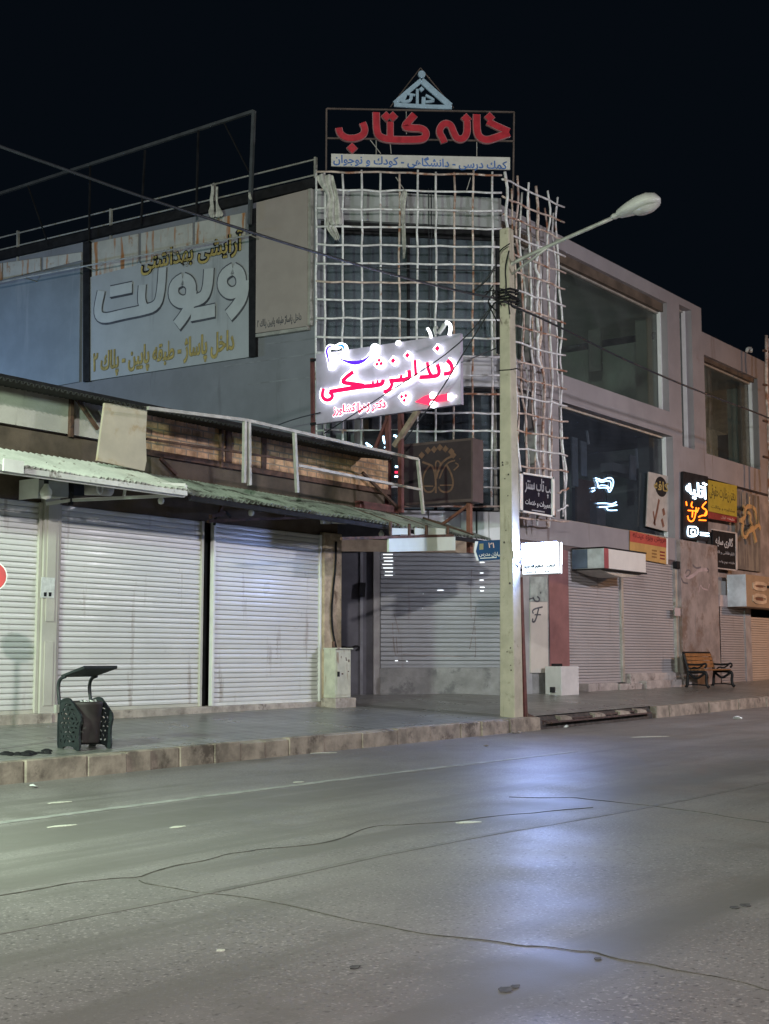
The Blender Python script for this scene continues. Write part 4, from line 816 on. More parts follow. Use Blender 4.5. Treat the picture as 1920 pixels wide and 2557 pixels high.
# ------------------------------------------------------------------ concrete pole with its unlit lamp arm
CONC = mat('pole_concrete', (.46, .42, .325), rough=.9, var=.12, scale=3, dirt=(.26, .235, .17), dth=.57, dscale=5, streak=(.29, .265, .19), sth=.58, bump=.5, bscale=45)
pb = onP(1285, 1793, *SWP); px0, py0 = pb.x, pb.y              # nearest corner of the pole foot
sl = thing('street_lamp', (px0 + .15, py0 + .16, pb.z), 'tapered yellowish concrete pole with a long arm and an unlit lamp head', 'street lamp')
zt = onX(1257, 566, px0).z
SX0 = Plane((px0, 0), (0, 1)); SY0 = Plane((0, py0), (1, 0))
w0 = abs(onX(1247, 1790, px0).y - py0); w1 = w0 * .62; e0 = .32; e1 = .2
b = MB(); b.hexa([(px0, py0, pb.z - .3), (px0 + e0, py0, pb.z - .3), (px0 + e0, py0 + w0, pb.z - .3), (px0, py0 + w0, pb.z - .3)], [(px0 + .06, py0 + .06, zt), (px0 + .06 + e1, py0 + .06, zt), (px0 + .06 + e1, py0 + .06 + w1, zt), (px0 + .06, py0 + .06 + w1, zt)])
b.build('pole', CONC, sl, bevel=.022)
X = px0 + .16
P0 = onX(1271, 660, X); P1 = onX(1528, 545, X); P2 = onX(1271, 690, X); P3 = onX(1395, 598, X)
b = MB(); b.tube([(X, P0.y + .02, P0.z - .45), (X, P0.y, P0.z - .05), P0.lerp(P1, .04), P0.lerp(P1, .5) + Vector((0, 0, .01)), P1], .036, n=10, smooth=1); b.build('arm', WSTL if 0 else mat('arm_steel', (.44, .44, .40), rough=.5, metal=.3), sl, smooth=True)
b = MB(); b.tube([P2, P3], .022); b.build('arm_brace', bpy.data.materials['arm_steel'], sl, smooth=True)
# head: lofted shell along the arm direction
dr = (onX(1648, 496, X) - P1); Lh = dr.length; dr.normalize(); up = Vector((0, -dr.z, dr.y)); up = up if up.z > 0 else -up; sd = Vector((1, 0, 0))
prof = [(0, .055, .05), (.05, .075, .07), (.12, .07, .06), (.16, .13, .10), (.35, .19, .15), (.6, .24, .19), (.8, .235, .18), (.93, .17, .13), (1., .03, .03)]
b = MB(); vs = []; n = 18
for t_, w, h in prof:
    c = P1 + dr * (Lh * t_)
    for k in range(n):
        a = 2 * pi * k / n; y = sin(a)
        vs.append(c + sd * (w * cos(a)) + up * ((h if y > 0 else h * .45) * y))
b.add(vs, [[i * n + k, i * n + (k + 1) % n, (i + 1) * n + (k + 1) % n, (i + 1) * n + k] for i in range(len(prof) - 1) for k in range(n)]); b.f += [list(range(n)), [(len(prof) - 1) * n + k for k in range(n)]]
hd = b.build('lamp_head', mat('lamp_head_paint', (.60, .60, .56), rough=.5, var=.08), sl, smooth=True)
b = MB(); c = P1 + dr * (Lh * .70) - up * .083; vs = [c + sd * (.17 * cos(2 * pi * k / 24)) + dr * (.26 * sin(2 * pi * k / 24)) for k in range(24)] + [c + sd * (.10 * cos(2 * pi * k / 24)) + dr * (.17 * sin(2 * pi * k / 24)) - up * .06 for k in range(24)]
b.add(vs, [[k, (k + 1) % 24, 24 + (k + 1) % 24, 24 + k] for k in range(24)] + [list(range(24, 48))]); b.build('lamp_lens', mat('lamp_lens_plastic', (.50, .49, .46), rough=.25), hd, smooth=True)
zc = onX(1240, 747, px0).z
b = MB()
for i in range(5):
    z = zc + .06 * i - .08; m = .035 + random.uniform(0, .03); f = (z - pb.z) / (zt - pb.z); x0 = px0 + .06 * f - m; x1 = px0 + e0 + (.06 + e1 - e0) * f + m; y0 = py0 + .06 * f - m; y1 = py0 + w0 + (.06 + w1 - w0) * f + m
    b.tube([(x0, y0, z), (x1, y0, z + random.uniform(-.03, .03)), (x1, y1, z), (x0, y1, z + random.uniform(-.03, .03)), (x0, y0, z)], .018, n=6)
b.build('cable_clamp', BLK, sl)
b = MB()
for i in range(9):
    p = Vector((px0 + random.uniform(-.12, .12), py0 + random.uniform(-.15, .5), zc + random.uniform(-.3, .35))); b.tube([p, p + Vector((random.uniform(-.2, .05), random.uniform(-.2, .25), random.uniform(-.25, .25))), p + Vector((random.uniform(-.15, .05), random.uniform(-.25, .35), random.uniform(-.35, .3)))], .013, n=5, smooth=2)
b.build('wire_tangle', BLK, sl)
b = MB(); b.tube([onX(*kU(240, 560), px0 - .05), onX(*kU(150, 620), px0 - .04), onX(*kU(130, 720), px0 - .04)], .012, smooth=2); b.tube([onY(*kU(235, 620), py0 - .04), onY(*kU(200, 760), py0 - .04), onY(*kU(215, 900), py0 - .04), onY(*kU(200, 1000), py0 - .04)], .014, smooth=2); b.build('loose_wire', BLK, sl)
b = MB(); b.hexa([(px0 + .03, py0 - .004, SY0.z(1290, 1395)), (px0 + .25, py0 - .004, SY0.z(1290, 1395)), (px0 + .25, py0 + .006, SY0.z(1290, 1395)), (px0 + .03, py0 + .006, SY0.z(1290, 1395))], [(px0 + .04, py0 + .002, SY0.z(1290, 1377)), (px0 + .26, py0 + .002, SY0.z(1290, 1377)), (px0 + .26, py0 + .012, SY0.z(1290, 1377)), (px0 + .04, py0 + .012, SY0.z(1290, 1377))]); b.build('paper_sticker', WTRIM, sl)
b = MB(); z = SY0.z(1290, 1400); b.tube([(px0 + .08, py0 + .0, z - .05), (px0 + .16, py0 - .0, z - .12), (px0 + .27, py0, z + .03)], .012); b.build('spray_tick', BLK, sl)
b = MB(); zz = onX(1270, 920, px0).z; f = (zz - pb.z) / (zt - pb.z); x0, y0 = px0 + .06 * f - .008, py0 + .06 * f - .008
b.tube([(x0, y0 + .25, zz), (x0, y0, zz - .02), (x0 + .25, y0, zz + .05)], .01); b.build('tie_wire', BLK, sl)
rq = random.Random(4)
for i in range(12):
    f = rq.uniform(.01, .55); zz = pb.z + (zt - pb.z) * f; y = py0 + .06 * f + rq.uniform(.05, .22); r = rq.uniform(.008, .02)
    b = MB(); b.lathe((px0 + .06 * f - .001, y, zz), [(r, -r), (r * 1.1, 0), (r * .7, r)], 7); b.build('chip', bpy.data.materials['crack_dark'], sl)
# rusty post beside the pole
t = thing('rusty_post', (px0 + .5, py0 + .1, pb.z), 'thin maroon rusty steel post standing right against the concrete pole', 'post')
b = MB(); b.hexa([(px0 + .40, py0 + .02, pb.z - .05), (px0 + .50, py0 + .02, pb.z - .05), (px0 + .50, py0 + .12, pb.z - .05), (px0 + .40, py0 + .12, pb.z - .05)], [(px0 + .36, py0 + .06, SY0.z(1300, 1440)), (px0 + .44, py0 + .06, SY0.z(1300, 1440)), (px0 + .44, py0 + .16, SY0.z(1300, 1440)), (px0 + .36, py0 + .16, SY0.z(1300, 1440))]); b.build('post', MAR, t)
b = MB(); b.hexa([(px0 + .42, py0 - .02, pb.z - .02), (px0 + .85, py0 + .0, pb.z - .02), (px0 + .85, py0 + .14, pb.z - .02), (px0 + .42, py0 + .14, pb.z - .02)], [(px0 + .45, py0 + .03, pb.z + .13), (px0 + .55, py0 + .04, pb.z + .06), (px0 + .55, py0 + .1, pb.z + .06), (px0 + .45, py0 + .1, pb.z + .13)]); b.build('foot_plate', RUST, t)
# ------------------------------------------------------------------ cables
def cable(label, pts, r, m=None, group='overhead cables'):
    b = MB(); b.tube(pts, r, n=6, smooth=2); o = b.build('overhead_cable', m or CAB, smooth=True); return tag(o, label, 'cable', group)
CAB = mat('black_cable', (.022, .024, .03), rough=.4)
yc = py0 + .05
cable('thick black cable sagging from the upper left over the poster to the concrete pole', [onY(*p, yc) for p in ((-260, 270), (0, 366), (168, 425), (358, 493), (636, 583), (780, 628), (995, 690), (1150, 728), (1236, 745))], .02)
cable('thick black cable leaving the concrete pole to the right past the large windows', [onY(*p, yc) for p in ((1258, 752), (1293, 770), (1352, 795), (1440, 838), (1535, 887), (1669, 946), (1756, 982), (1920, 1042), (2100, 1125))], .021)
A = onX(1236, 755, px0)
cable('thin wire from the pole clamp down across the dental sign to its lower left corner', [A, DS.at(1141, 870, .6), DS.at(960, 985, .45), DS.at(810, 1082, .3)], .012)
cable('thin wire from the pole clamp down over the red arrow to the timber brace', [A, DS.at(1152, 890, .5), DS.at(1095, 985, .3), DS.at(1010, 1100, .1)], .014)
cable('short wire from the sign edge up to the pole', [DS.at(1152, 905, .0), DS.at(1190, 890, .3), onX(1238, 870, px0)], .014)
cable('nearly level dark wire before the upper glass ending at the pole', [C.at(940, 668, .6), C.at(1100, 674, .7), onX(1238, 676, px0)], .012)
cable('short dark wire dropping from the pole top to the clamp on its left', [onX(1240, 660, px0 - .05), onX(1215, 700, px0 - .1), onX(1185, 725, px0 - .1)], .02)
cable('thin wire crossing the lower left wing wall to the dental sign', [W.at(640, 1085, .3), W.at(720, 1050, .8), DS.at(800, 1030, .1)], .011)
for x, l in ((1070, 'left of two thin dark cables hanging down the glass corner'), (1077, 'right of two thin dark cables hanging down the glass corner')):
    cable(l, [C.at(x, 470, .12), C.at(x + 1, 640, .12), C.at(x + 2, 820, .12)], .012, group='cables down the glass corner')
# ------------------------------------------------------------------ street name sign
SP = Plane((px0 - .02, py0 + w0 + .04), (.62, -.785))
t = thing('street_sign', SP.at(1215, 1400), 'blue street name plate with a pointed white end, behind the concrete pole', 'sign')
b = MB(); b.quad(SP, [(1188, 1351), (1262, 1347), (1262, 1396), (1194, 1401), (1184, 1378)], -.01, .006); b.build('plate', mat('blue_enamel', (.006, .06, .17), rough=.5, var=.1, spec=.2), t)
b = MB(); b.quad(SP, [(1186, 1352), (1194, 1352), (1188, 1377), (1196, 1400), (1190, 1400), (1183, 1378)], .0065, .009); b.build('edge', WTRIM, t)
b = MB(); text(b, SP, '۱۲', (1219, 1355, 1234, 1368), .0065, .009, .02); b.build('lettering', mat('pale_red_print', (.75, .55, .5)), t)
b = MB(); text(b, SP, 'خیابان مدرس', (1196, 1378, 1254, 1391), .0065, .009, .01); b.build('lettering', WTRIM, t)
b = MB(); b.quad(SP, [(1199, 1393), (1240, 1391), (1240, 1393), (1199, 1395)], .0065, .009); b.build('underline', WTRIM, t)
b = MB(); b.quad(SP, [(1197, 1358), (1207, 1357), (1207, 1372), (1197, 1373)], .0065, .009); b.build('crest', mat('gold_print', (.3, .28, .15)), t)
# ------------------------------------------------------------------ lit box sign by the corner
bxx = px0 + .30
LX = Plane((bxx, 0), (0, 1))
t = thing('light_box', LX.at(1346, 1434), 'glaring white lit box sign fixed to the right side of the concrete pole', 'sign')
LBX = glow('white_light_box', (.34, .47, 1.), 125.)
LB3 = glow('white_rear_face', (.62, .74, 1.), 22.); LB2 = glow('white_lower_strip', (.85, .92, 1.), 1.05)
y1_, y0_ = LX.s(1303, 0, 1393), LX.s(1391, 0, 1393); z0_, z1_ = LX.z(1346, 1434), LX.z(1346, 1354)
b = MB(); b.box(bxx + .02, bxx + .20, y0_ + .012, y1_, z0_, z1_); b.build('casing', mat('grey_casing', (.3, .31, .33), rough=.4, metal=.4), t)
for xa, xb in ((bxx, bxx + .019), (bxx + .201, bxx + .22)):
    zm = z0_ + (z1_ - z0_) * .32
    b = MB(); b.box(xa, xb, y0_ + .02, y1_ - .01, zm, z1_ - .01); b.build('lit_face', LBX if xa == bxx else LB3, t)
    b = MB(); b.box(xa, xb, y0_ + .02, y1_ - .01, z0_ + .01, zm - .001); b.build('lower_strip', LB2, t)
b = MB(); b.box(bxx + .025, bxx + .17, y0_, y0_ + .011, z0_ + .012, z1_ - .012); b.build('lit_edge', glow('white_edge_led', (.85, .93, 1.), 1.4), t)
b = MB(); b.box(bxx + .075, bxx + .115, y0_ - .003, y0_ - .0005, z0_, z1_); b.build('edge_strip', bpy.data.materials['grey_casing'], t)
tl_ = mat('teal_print', (.008, .05, .09), spec=.1)
b = MB(); text(b, LX, 'کتاب - لوازم التحریر', (1306, 1409, 1387, 1420), .001, .004, .07); b.build('lettering', tl_, t)
b = MB(); text(b, LX, '۰۲۱ ۳۲ ۵۱', (1313, 1424, 1380, 1430), .001, .004, .03); b.build('lettering', tl_, t)
for z in (z0_ + .1, z1_ - .1): b = MB(); b.bar((bxx + .1, y1_ - .01, z), (bxx + .1, py0 + .08, z), .035); b.build('bracket', BLK, t)
# black sign with white frame
t = thing('framed_sign', R.at(1342, 1290, .75), 'black shop sign in a thick white frame hung on the wavy lattice', 'sign')
b = MB(); b.quad(R, [(1300, 1180), (1383, 1193), (1384, 1291), (1301, 1278)], .72, .76); b.build('panel', mat('navy_black_panel', (.010, .010, .022), rough=.6, spec=.1), t)
for q in ([(1299, 1178), (1384, 1191), (1384, 1195.5), (1299, 1182.5)], [(1299, 1273), (1385, 1288), (1385, 1292.5), (1299, 1277.5)], [(1299, 1178), (1306, 1179), (1306, 1279), (1299, 1278)], [(1380, 1191), (1385, 1192), (1385, 1292), (1380, 1291)]):
    b = MB(); b.quad(R, q, .762, .80); b.build('frame', WTRIM, t)
b = MB(); text(b, R, 'لپ تاپ سنتر', (1311, 1194, 1378, 1240), .762, .768, .01); b.build('lettering', mat('grey_print', (.42, .42, .45)), t)
b = MB(); text(b, R, 'تعمیرات و خدمات', (1312, 1250, 1377, 1268), .762, .768, .006); b.build('lettering', mat('white_print', (.62, .62, .64)), t)
b = MB(); b.quad(R, [(1328, 1272), (1360, 1277), (1360, 1280), (1328, 1275)], .762, .766); b.build('lettering', bpy.data.materials['grey_print'], t)
b = MB(); b.bar(R.at(1340, 1200, .3), R.at(1340, 1200, .72), .04); b.build('bracket', BLK, t)
# neon tooth behind the glass
NEO = glow('ice_blue_neon', (.42, .68, 1.), 3.2)
t = thing('neon_tooth', R.at(1510, 1275, -.1), 'ice blue neon tooth with short neon lines below, in the large window', 'neon sign')
def neon(P, k, pts, d, r, m, par, name='neon_tube'):
    b = MB(); b.tube([P.at(*k(*p), d) for p in pts], r, n=6, smooth=2); return b.build(name, m, par, smooth=True)
neon(R, kG, [(820, 165), (850, 175), (880, 185), (920, 160), (955, 170), (960, 210), (940, 260), (925, 278), (915, 240), (880, 238), (840, 242), (838, 205), (825, 180)], -.27, .016, NEO, t)
neon(R, kG, [(842, 185), (870, 200), (910, 185), (938, 190), (940, 225), (928, 250), (915, 225), (870, 218), (850, 225)], -.265, .012, NEO, t)
for q in ([(792, 245), (815, 240)], [(795, 270), (815, 258)], [(835, 360), (900, 358), (950, 368), (980, 350)], [(850, 388), (920, 385), (985, 372)], [(900, 385), (915, 415), (985, 412)]): neon(R, kG, q, -.27, .016, NEO, t)
b = MB(); b.bar(R.at(*kG(905, 130), -.28), R.at(*kG(905, 420), -.28), .012); b.build('backing_rod', BLK, t)
# banner in the window
t = thing('window_banner', R.at(1645, 1325, -.15), 'upright off white banner with a black disc and gold lettering, in the large window', 'banner')
b = MB(); b.quad(R, [(1620, 1178), (1672, 1190), (1668, 1328), (1614, 1314)], -.2, -.17); b.build('panel', mat('off_white_banner', (.42, .40, .37), rough=.7, var=.12, scale=4), t)
b = MB(); s_, z_ = R.px(*kG(1325, 232), -.165); b.disc(R, s_, z_, .38, -.169, -.165, rz=.28); b.build('disc', BLK, t)
b = MB(); text(b, R, 'کافه', (kG(1270, 0)[0], kG(0, 190)[1], kG(1382, 0)[0], kG(0, 262)[1]), -.164, -.160, .02); b.build('lettering', mat('dull_gold', (.40, .30, .10)), t)
for pts, w in (([(1310, 330), (1290, 440), (1270, 520)], 26), ([(1340, 400), (1350, 450)], 40), ([(1330, 480), (1345, 540)], 34), ([(1265, 420), (1280, 530)], 18)):
    b = MB(); strokes(b, R, kG, [(pts, w)], -.169, -.163); b.build('print', mat('brown_print', (.18, .08, .05), var=.3) if 'brown_print' not in bpy.data.materials else bpy.data.materials['brown_print'], t)
# poster on the band
t = thing('wall_poster', R.at(1620, 1400, .02), 'red and yellow poster hung over the top of the right shutter', 'poster')
b = MB(); b.quad(R, [(1573, 1324), (1667, 1345), (1667, 1409), (1573, 1392)], .02, .035); b.build('sheet', mat('amber_poster', (.50, .30, .10), rough=.6, var=.15, scale=2), t)
b = MB(); b.quad(R, [(1573, 1325), (1667, 1346), (1667, 1368), (1573, 1352)], .0355, .04); b.build('red_field', mat('red_poster', (.42, .06, .05), rough=.6, var=.15), t)
b = MB(); text(b, R, 'فروش ویژه عیدانه', (1580, 1334, 1662, 1352), .041, .044, .01); b.build('lettering', mat('dark_red_print', (.18, .02, .02)), t)
for i, (x, y) in enumerate(((1628, 1372), (1648, 1376), (1628, 1380), (1648, 1384), (1628, 1388), (1648, 1392))): b = MB(); b.quad(R, [(x, y), (x + 12, y + 2), (x + 12, y + 6), (x, y + 4)], .0355, .04); b.build('print', bpy.data.materials['dark_red_print'] if i % 2 else mat('dark_amber', (.25, .13, .04)) if 'dark_amber' not in bpy.data.materials else bpy.data.materials['dark_amber'], t)
b = MB(); b.quad(R, [(1664, 1344), (1668, 1345), (1668, 1409), (1664, 1408)], .0365, .042); b.build('edge', WTRIM, t)
# white box canopy over the two grey shutters
t = thing('canopy_box', R.at(1540, 1420, .8), 'blank white box sign with a red strip projecting over the street side shutters', 'sign')
dq = .85; s0, s1 = R.s(1508, dq, 1395), R.s(1612, dq, 1395); za, zb_ = R.z(1560, 1424, dq), R.z(1560, 1376, dq)
WB = mat('white_sign_plastic', (.66, .64, .60), rough=.5, var=.05)
b = MB(); b.pbox(R, s0, s1, za, zb_, .0, dq); b.build('box', WB, t)
for a, c, m in ((0, .42, mat('blue_grey_side', (.10, .14, .20), rough=.5)), (.42, dq - .0, mat('pale_blue_side', (.52, .56, .57), rough=.5))):  # blue glow of the nearby lit box is put into these side colours
    b = MB(); b.pbox(R, s0 - .012, s0 - .002, za + .005, zb_ - .005, a + .002, c); b.build('side_panel', m, t)
b = MB(); b.pbox(R, s0, s0 + .22, za - .002, zb_ + .002, dq + .002, dq + .01); b.build('red_strip', mat('red_strip_paint', (.30, .06, .08), rough=.5), t)
b = MB(); b.pbox(R, s0 - .02, s1 + .02, zb_ + .003, zb_ + .035, 0, dq + .02); b.build('top_edge', BLK, t)
b = MB(); b.pbox(R, s0 - .02, s1 + .02, za - .035, za - .003, 0, dq + .02); b.build('bottom_edge', BLK, t)
b = MB(); b.prism(R, [(s0 + (s1 - s0) * (i / 10), za - .036 - (.12 * sin(pi * i / 10))) for i in range(11)][::-1], .1, .75); b.build('lamp_bowl', GALV, t)
# atelier neon, yellow sign, black sign, ornament, beige box
t = thing('neon_sign', R.at(1740, 1345, .1), 'vertical black neon sign with white, orange and white glowing Persian words', 'neon sign')
b = MB(); b.quad(R, [(1706, 1177), (1768, 1190), (1768, 1352), (1706, 1345)], .03, .10); b.build('panel', BLK, t)
ORG = glow('orange_neon', (1., .16, .01), 3.6); WNE = glow('white_blue_neon', (.62, .83, 1.), 5.)
b = MB(); text(b, R, 'آتلیه', (1714, 1198, 1766, 1248), .105, .13, .012, skew=-.06); b.build('neon_lettering', WNE, t)
for q in ([(418, 590), (415, 630), (380, 625), (350, 640)], [(412, 515), (370, 560), (420, 580), (400, 620)], [(330, 560), (320, 640), (300, 680), (265, 670), (258, 630)], [(350, 565), (335, 600)], [(300, 590), (295, 640)], [(245, 510), (250, 545)], [(295, 515), (285, 545), (300, 560)], [(355, 665), (410, 668)], [(262, 585), (330, 590)]): neon(R, kH, q, .12, .019, ORG, t)
for q in ([(262, 720), (345, 722), (345, 800), (262, 805), (255, 770), (262, 720)], [(290, 745), (322, 748), (322, 785), (285, 785), (290, 745)], [(365, 770), (435, 778)], [(365, 790), (435, 798)]): neon(R, kH, q, .12, .017, WNE, t)
t = thing('yellow_sign', R.at(1805, 1300, .05), 'yellow signboard with black script and a red bottom strip', 'sign')
b = MB(); b.quad(R, [(1767, 1198), (1840, 1213), (1840, 1291), (1767, 1276)], .02, .06); b.build('panel', mat('yellow_sign_paint', (.42, .33, .035), rough=.5, var=.1, scale=3), t)
b = MB(); b.quad(R, [(1767, 1277), (1840, 1292), (1840, 1306), (1767, 1294)], .02, .062); b.build('red_strip', mat('dark_red_sign', (.25, .03, .03), rough=.5), t)
b = MB(); text(b, R, 'دفتر نظارت حقوقی', (1772, 1216, 1836, 1252), .061, .065, .004); b.build('lettering', mat('brown_black_print', (.10, .08, .02)), t)
b = MB(); text(b, R, 'مشاوره و وکالت', (1776, 1266, 1834, 1276), .061, .065, .004); b.build('lettering', bpy.data.materials['brown_black_print'], t)
b = MB(); text(b, R, 'طبقه اول', (1800, 1291, 1834, 1299), .0625, .066, .004); b.build('lettering', mat('pale_pink_print', (.6, .4, .35)), t)
t = thing('gallery_sign', R.at(1810, 1425, .05), 'black framed gallery sign with white script under the yellow signboard', 'sign')
b = MB(); b.quad(R, [(1779, 1322), (1839, 1331), (1841, 1424), (1784, 1418)], .02, .06); b.build('panel', BLK, t)
for q in ([(1777, 1320), (1839, 1330), (1839, 1333), (1777, 1323)], [(1783, 1416), (1842, 1423), (1842, 1426), (1783, 1419)], [(1837, 1331), (1841, 1331), (1842, 1425), (1838, 1424)]): b = MB(); b.quad(R, q, .061, .075); b.build('frame', mat('grey_frame', (.5, .46, .44)) if 'grey_frame' not in bpy.data.materials else bpy.data.materials['grey_frame'], t)
b = MB(); text(b, R, 'گالری سایه', (1787, 1340, 1830, 1368), .061, .066, .006); b.build('lettering', bpy.data.materials['white_print'], t)
b = MB(); text(b, R, 'تابلو نقاشی و قاب', (1786, 1376, 1834, 1386), .061, .066, .0); b.build('lettering', bpy.data.materials['grey_print'], t)
b = MB(); text(b, R, 'طبقه دوم واحد ۵', (1788, 1400, 1834, 1409), .061, .066, .0); b.build('lettering', bpy.data.materials['grey_print'], t)
GOLD = mat('dull_gold_ornament', (.55, .36, .17), rough=.5, metal=.2, var=.15, scale=6)
t = thing('gold_ornament', R.at(1875, 1357, .2), 'golden curled figure ornament fixed before the grey curtain', 'ornament')
b = MB(); strokes(b, R, kH, [([(870, 740), (850, 700), (835, 640), (830, 590), (800, 550), (755, 550), (735, 590), (745, 640), (700, 670)], 34), ([(700, 668), (730, 690), (715, 740), (725, 800), (745, 815), (765, 770), (800, 720)], 30), ([(800, 720), (820, 790), (833, 850)], 40), ([(760, 600), (790, 620), (780, 670), (800, 700)], 26), ([(850, 700), (810, 740), (770, 760)], 34), ([(735, 560), (725, 545)], 20), ([(815, 580), (828, 570)], 22)], .16, .20); b.build('figure', GOLD, t)
b = MB(); b.tube([R.at(*kH(775, 470), .18), R.at(*kH(775, 550), .18)], .012); b.build('rod', GOLD, t)
b = MB(); b.bar(R.at(*kH(800, 700), -.1), R.at(*kH(800, 700), .16), .04); b.build('bracket', BLK, t)
t = thing('beige_box_sign', R.at(1890, 1515, .5), 'beige box sign with two framed dark shapes, at the right edge', 'sign')
s0 = R.s(1863, .6, 1470); za, zb_ = R.z(1864, 1514, .6), R.z(1864, 1434, .6)
b = MB(); b.pbox(R, s0, s0 + 4, za, zb_, 0, .6); b.build('box', mat('beige_sign_face', (.36, .26, .17), rough=.5, var=.1), t)
b = MB(); b.pbox(R, s0 - .012, s0 - .002, za, zb_, .02, .6); b.build('side_panel', mat('pale_side', (.55, .58, .62)), t)
for ya, yb2 in ((1190, 1250), (1290, 1360)):
    pts = [R.px(*kH(*p), .61) for p in ((805, ya), (915, ya + 12), (910, yb2), (805, yb2 - 12))]
    b = MB(); b.ribbon(R, pts, .10, .602, .63, closed=True, smooth=1); b.build('raised_frame', mat('gold_beige', (.58, .45, .32), rough=.5) if 'gold_beige' not in bpy.data.materials else bpy.data.materials['gold_beige'], t)
    pts = [R.px(*kH(*p), .61) for p in ((830, ya + 22), (890, ya + 28), (885, yb2 - 18), (830, yb2 - 26))]
    b = MB(); b.prism(R, pts, .602, .61); b.build('dark_field', bpy.data.materials['brown_print'], t)
b = MB(); b.ribbon(R, [R.px(*kH(*p), .61) for p in ((910, 1225), (960, 1225))], .08, .602, .62, smooth=0); b.build('raised_arrow', BLK, t)
t = tag((lambda b: (b.quad(R, [(1797, 1486), (1830, 1487), (1830, 1516), (1797, 1514)], -.02, .01), b.build('notice_board', mat('pale_pink_board', (.52, .46, .46))))[1])(MB()), 'small plain pale board above the grey shutter at right', 'board')
# utility sheets on walls
t = tag((lambda b: (b.quad(R, [(1685, 1517), (1699, 1519), (1699, 1539), (1685, 1537)], .125, .135), b.build('paper_notice', mat('pink_paper', (.5, .42, .42), var=.1)))[1])(MB()), 'small pink white notice on the stained graffiti wall', 'notice')
# white board with letters on the pier
t = thing('letter_board', R.at(1346, 1680, .02), 'tall narrow white board with dark flourished letters on the corner pier', 'board')
b = MB(); b.quad(R, [(1324, 1503), (1367, 1503), (1369, 1680), (1325, 1680)], .002, .03); b.build('panel', mat('off_white_board', (.60, .57, .51), rough=.6, var=.05, dirt=(.45, .42, .38), dth=.62), t)
b = MB(); b.quad(R, [(1324, 1440), (1366, 1440), (1367, 1502), (1324, 1502)], .002, .022); b.build('upper_panel', mat('greenish_torn_panel', (.34, .40, .37), rough=.6, var=.3, scale=4), t)
b = MB(); strokes(b, R, kG, [([(345, 1205), (335, 1190), (350, 1170), (415, 1155)], 12), ([(385, 1165), (370, 1230), (355, 1270), (335, 1270), (340, 1245)], 15), ([(355, 1215), (400, 1215)], 10)], .031, .036); b.build('lettering', bpy.data.materials['outline_grey'], t)
b = MB(); strokes(b, R, kG, [([(345, 1085), (355, 1110), (385, 1115), (395, 1090), (375, 1075)], 12), ([(315, 1095), (345, 1085)], 10), ([(400, 1045)], 16)], .031, .036); b.build('lettering', bpy.data.materials['outline_grey'], t)
# ------------------------------------------------------------------ things under the left awnings
t = thing('motor_box', F.at(125, 1240, .5), 'grey shutter motor box with a dark roller tube above the first pillar', 'motor box')
GB = mat('grey_motor_box', (.33, .34, .30), rough=.6, var=.12, scale=4)
b = MB(); b.quad(F, [kV(535, 325), kV(950, 345), kV(950, 565), kV(540, 545)], .1, .5); b.build('box', GB, t, bevel=.006)
s_, z_ = F.px(*kV(538, 435), .5)
b = MB(); b.pbox(F, s_ - .012, s_ - .002, z_ - .14, z_ + .14, .08, .5); b.build('end_plate', WSTL, t)
b = MB(); b.bar(F.at(*kV(960, 430), .35), F.at(*kV(1100, 435), .35), .2, .24); b.build('gear_housing', BLK, t)
b = MB(); b.tube([F.at(*kV(1100, 440), .3), F.at(*kV(1520, 460), .3)], .095, n=16); b.build('roller_tube', GALV, t, smooth=True)
b = MB(); q = [F.pt(s + .055 * cos(a), z + .09 * sin(a), .42) for s, z in (F.px(*kV(1380, 430), .42),) for a in [i * .5236 for i in range(13)]]; b.tube(q, .014, cap=False); b.build('pull_ring', WSTL, t)
t = thing('empty_signboard', F.at(300, 1238, .9), 'empty white painted steel sign frame slanting under the pale awning', 'steel frame')
pts = {'a': F.at(116, 1258, .45), 'b': F.at(177, 1249, .6), 'c': F.at(462, 1236, 1.25), 'd': F.at(462, 1211, 1.25), 'e': F.at(190, 1202, .6)}
for i, j in (('a', 'b'), ('b', 'c'), ('c', 'd'), ('e', 'd')): b = MB(); b.bar(pts[i], pts[j], .045); b.build('bar', WSTL, t)
for f in (.45, .8): b = MB(); b.bar(pts['b'].lerp(pts['c'], f), pts['e'].lerp(pts['d'], f), .03); b.build('bar', WSTL, t)
b = MB(); b.bar(pts['b'] + Vector((0, 0, .12)), pts['b'] - Vector((0, 0, .07)), .05); b.build('hanger', BLK, t)
b = MB(); b.bar(F.at(8, 1160, 1.45), F.at(58, 1168, 1.45), .03, .16); b.build('bar', WSTL, t)
BULB = mat('milky_bulb', (.66, .66, .60), rough=.25)
def bulb(px_, py_, d, r, label):
    p = F.at(px_, py_, d); t = thing('hanging_bulb', p, label, 'bulb', 'unlit bulbs under the awnings')
    b = MB(); b.lathe(p, [(0, -r * 1.3), (r * .7, -r * 1.1), (r, -r * .3), (r * .95, r * .2), (r * .5, r * .9), (r * .35, r * 1.3)], 14); b.build('glass', BULB, t, smooth=True)
    b = MB(); b.lathe(p, [(r * .36, r * 1.25), (r * .4, r * 1.9), (r * .2, r * 2.4), (0, r * 2.4)], 10); s = b.build('socket', BLK, t)
    b = MB(); b.tube([p + Vector((0, 0, r * 2.3)), p + Vector((.01, .02, r * 2.3 + .22))], .006, n=5); b.build('cord', BLK, t)
bulb(115, 1228, .75, .085, 'large cream bulb hanging before the grey motor box')
bulb(402, 1249, .7, .05, 'small white bulb just below the white sign frame')
bulb(627, 1279, .7, .05, 'small white bulb over the right shutter')
bulb(952, 1332, .7, .05, 'small white bulb over the dark passage, left of the pale green board')
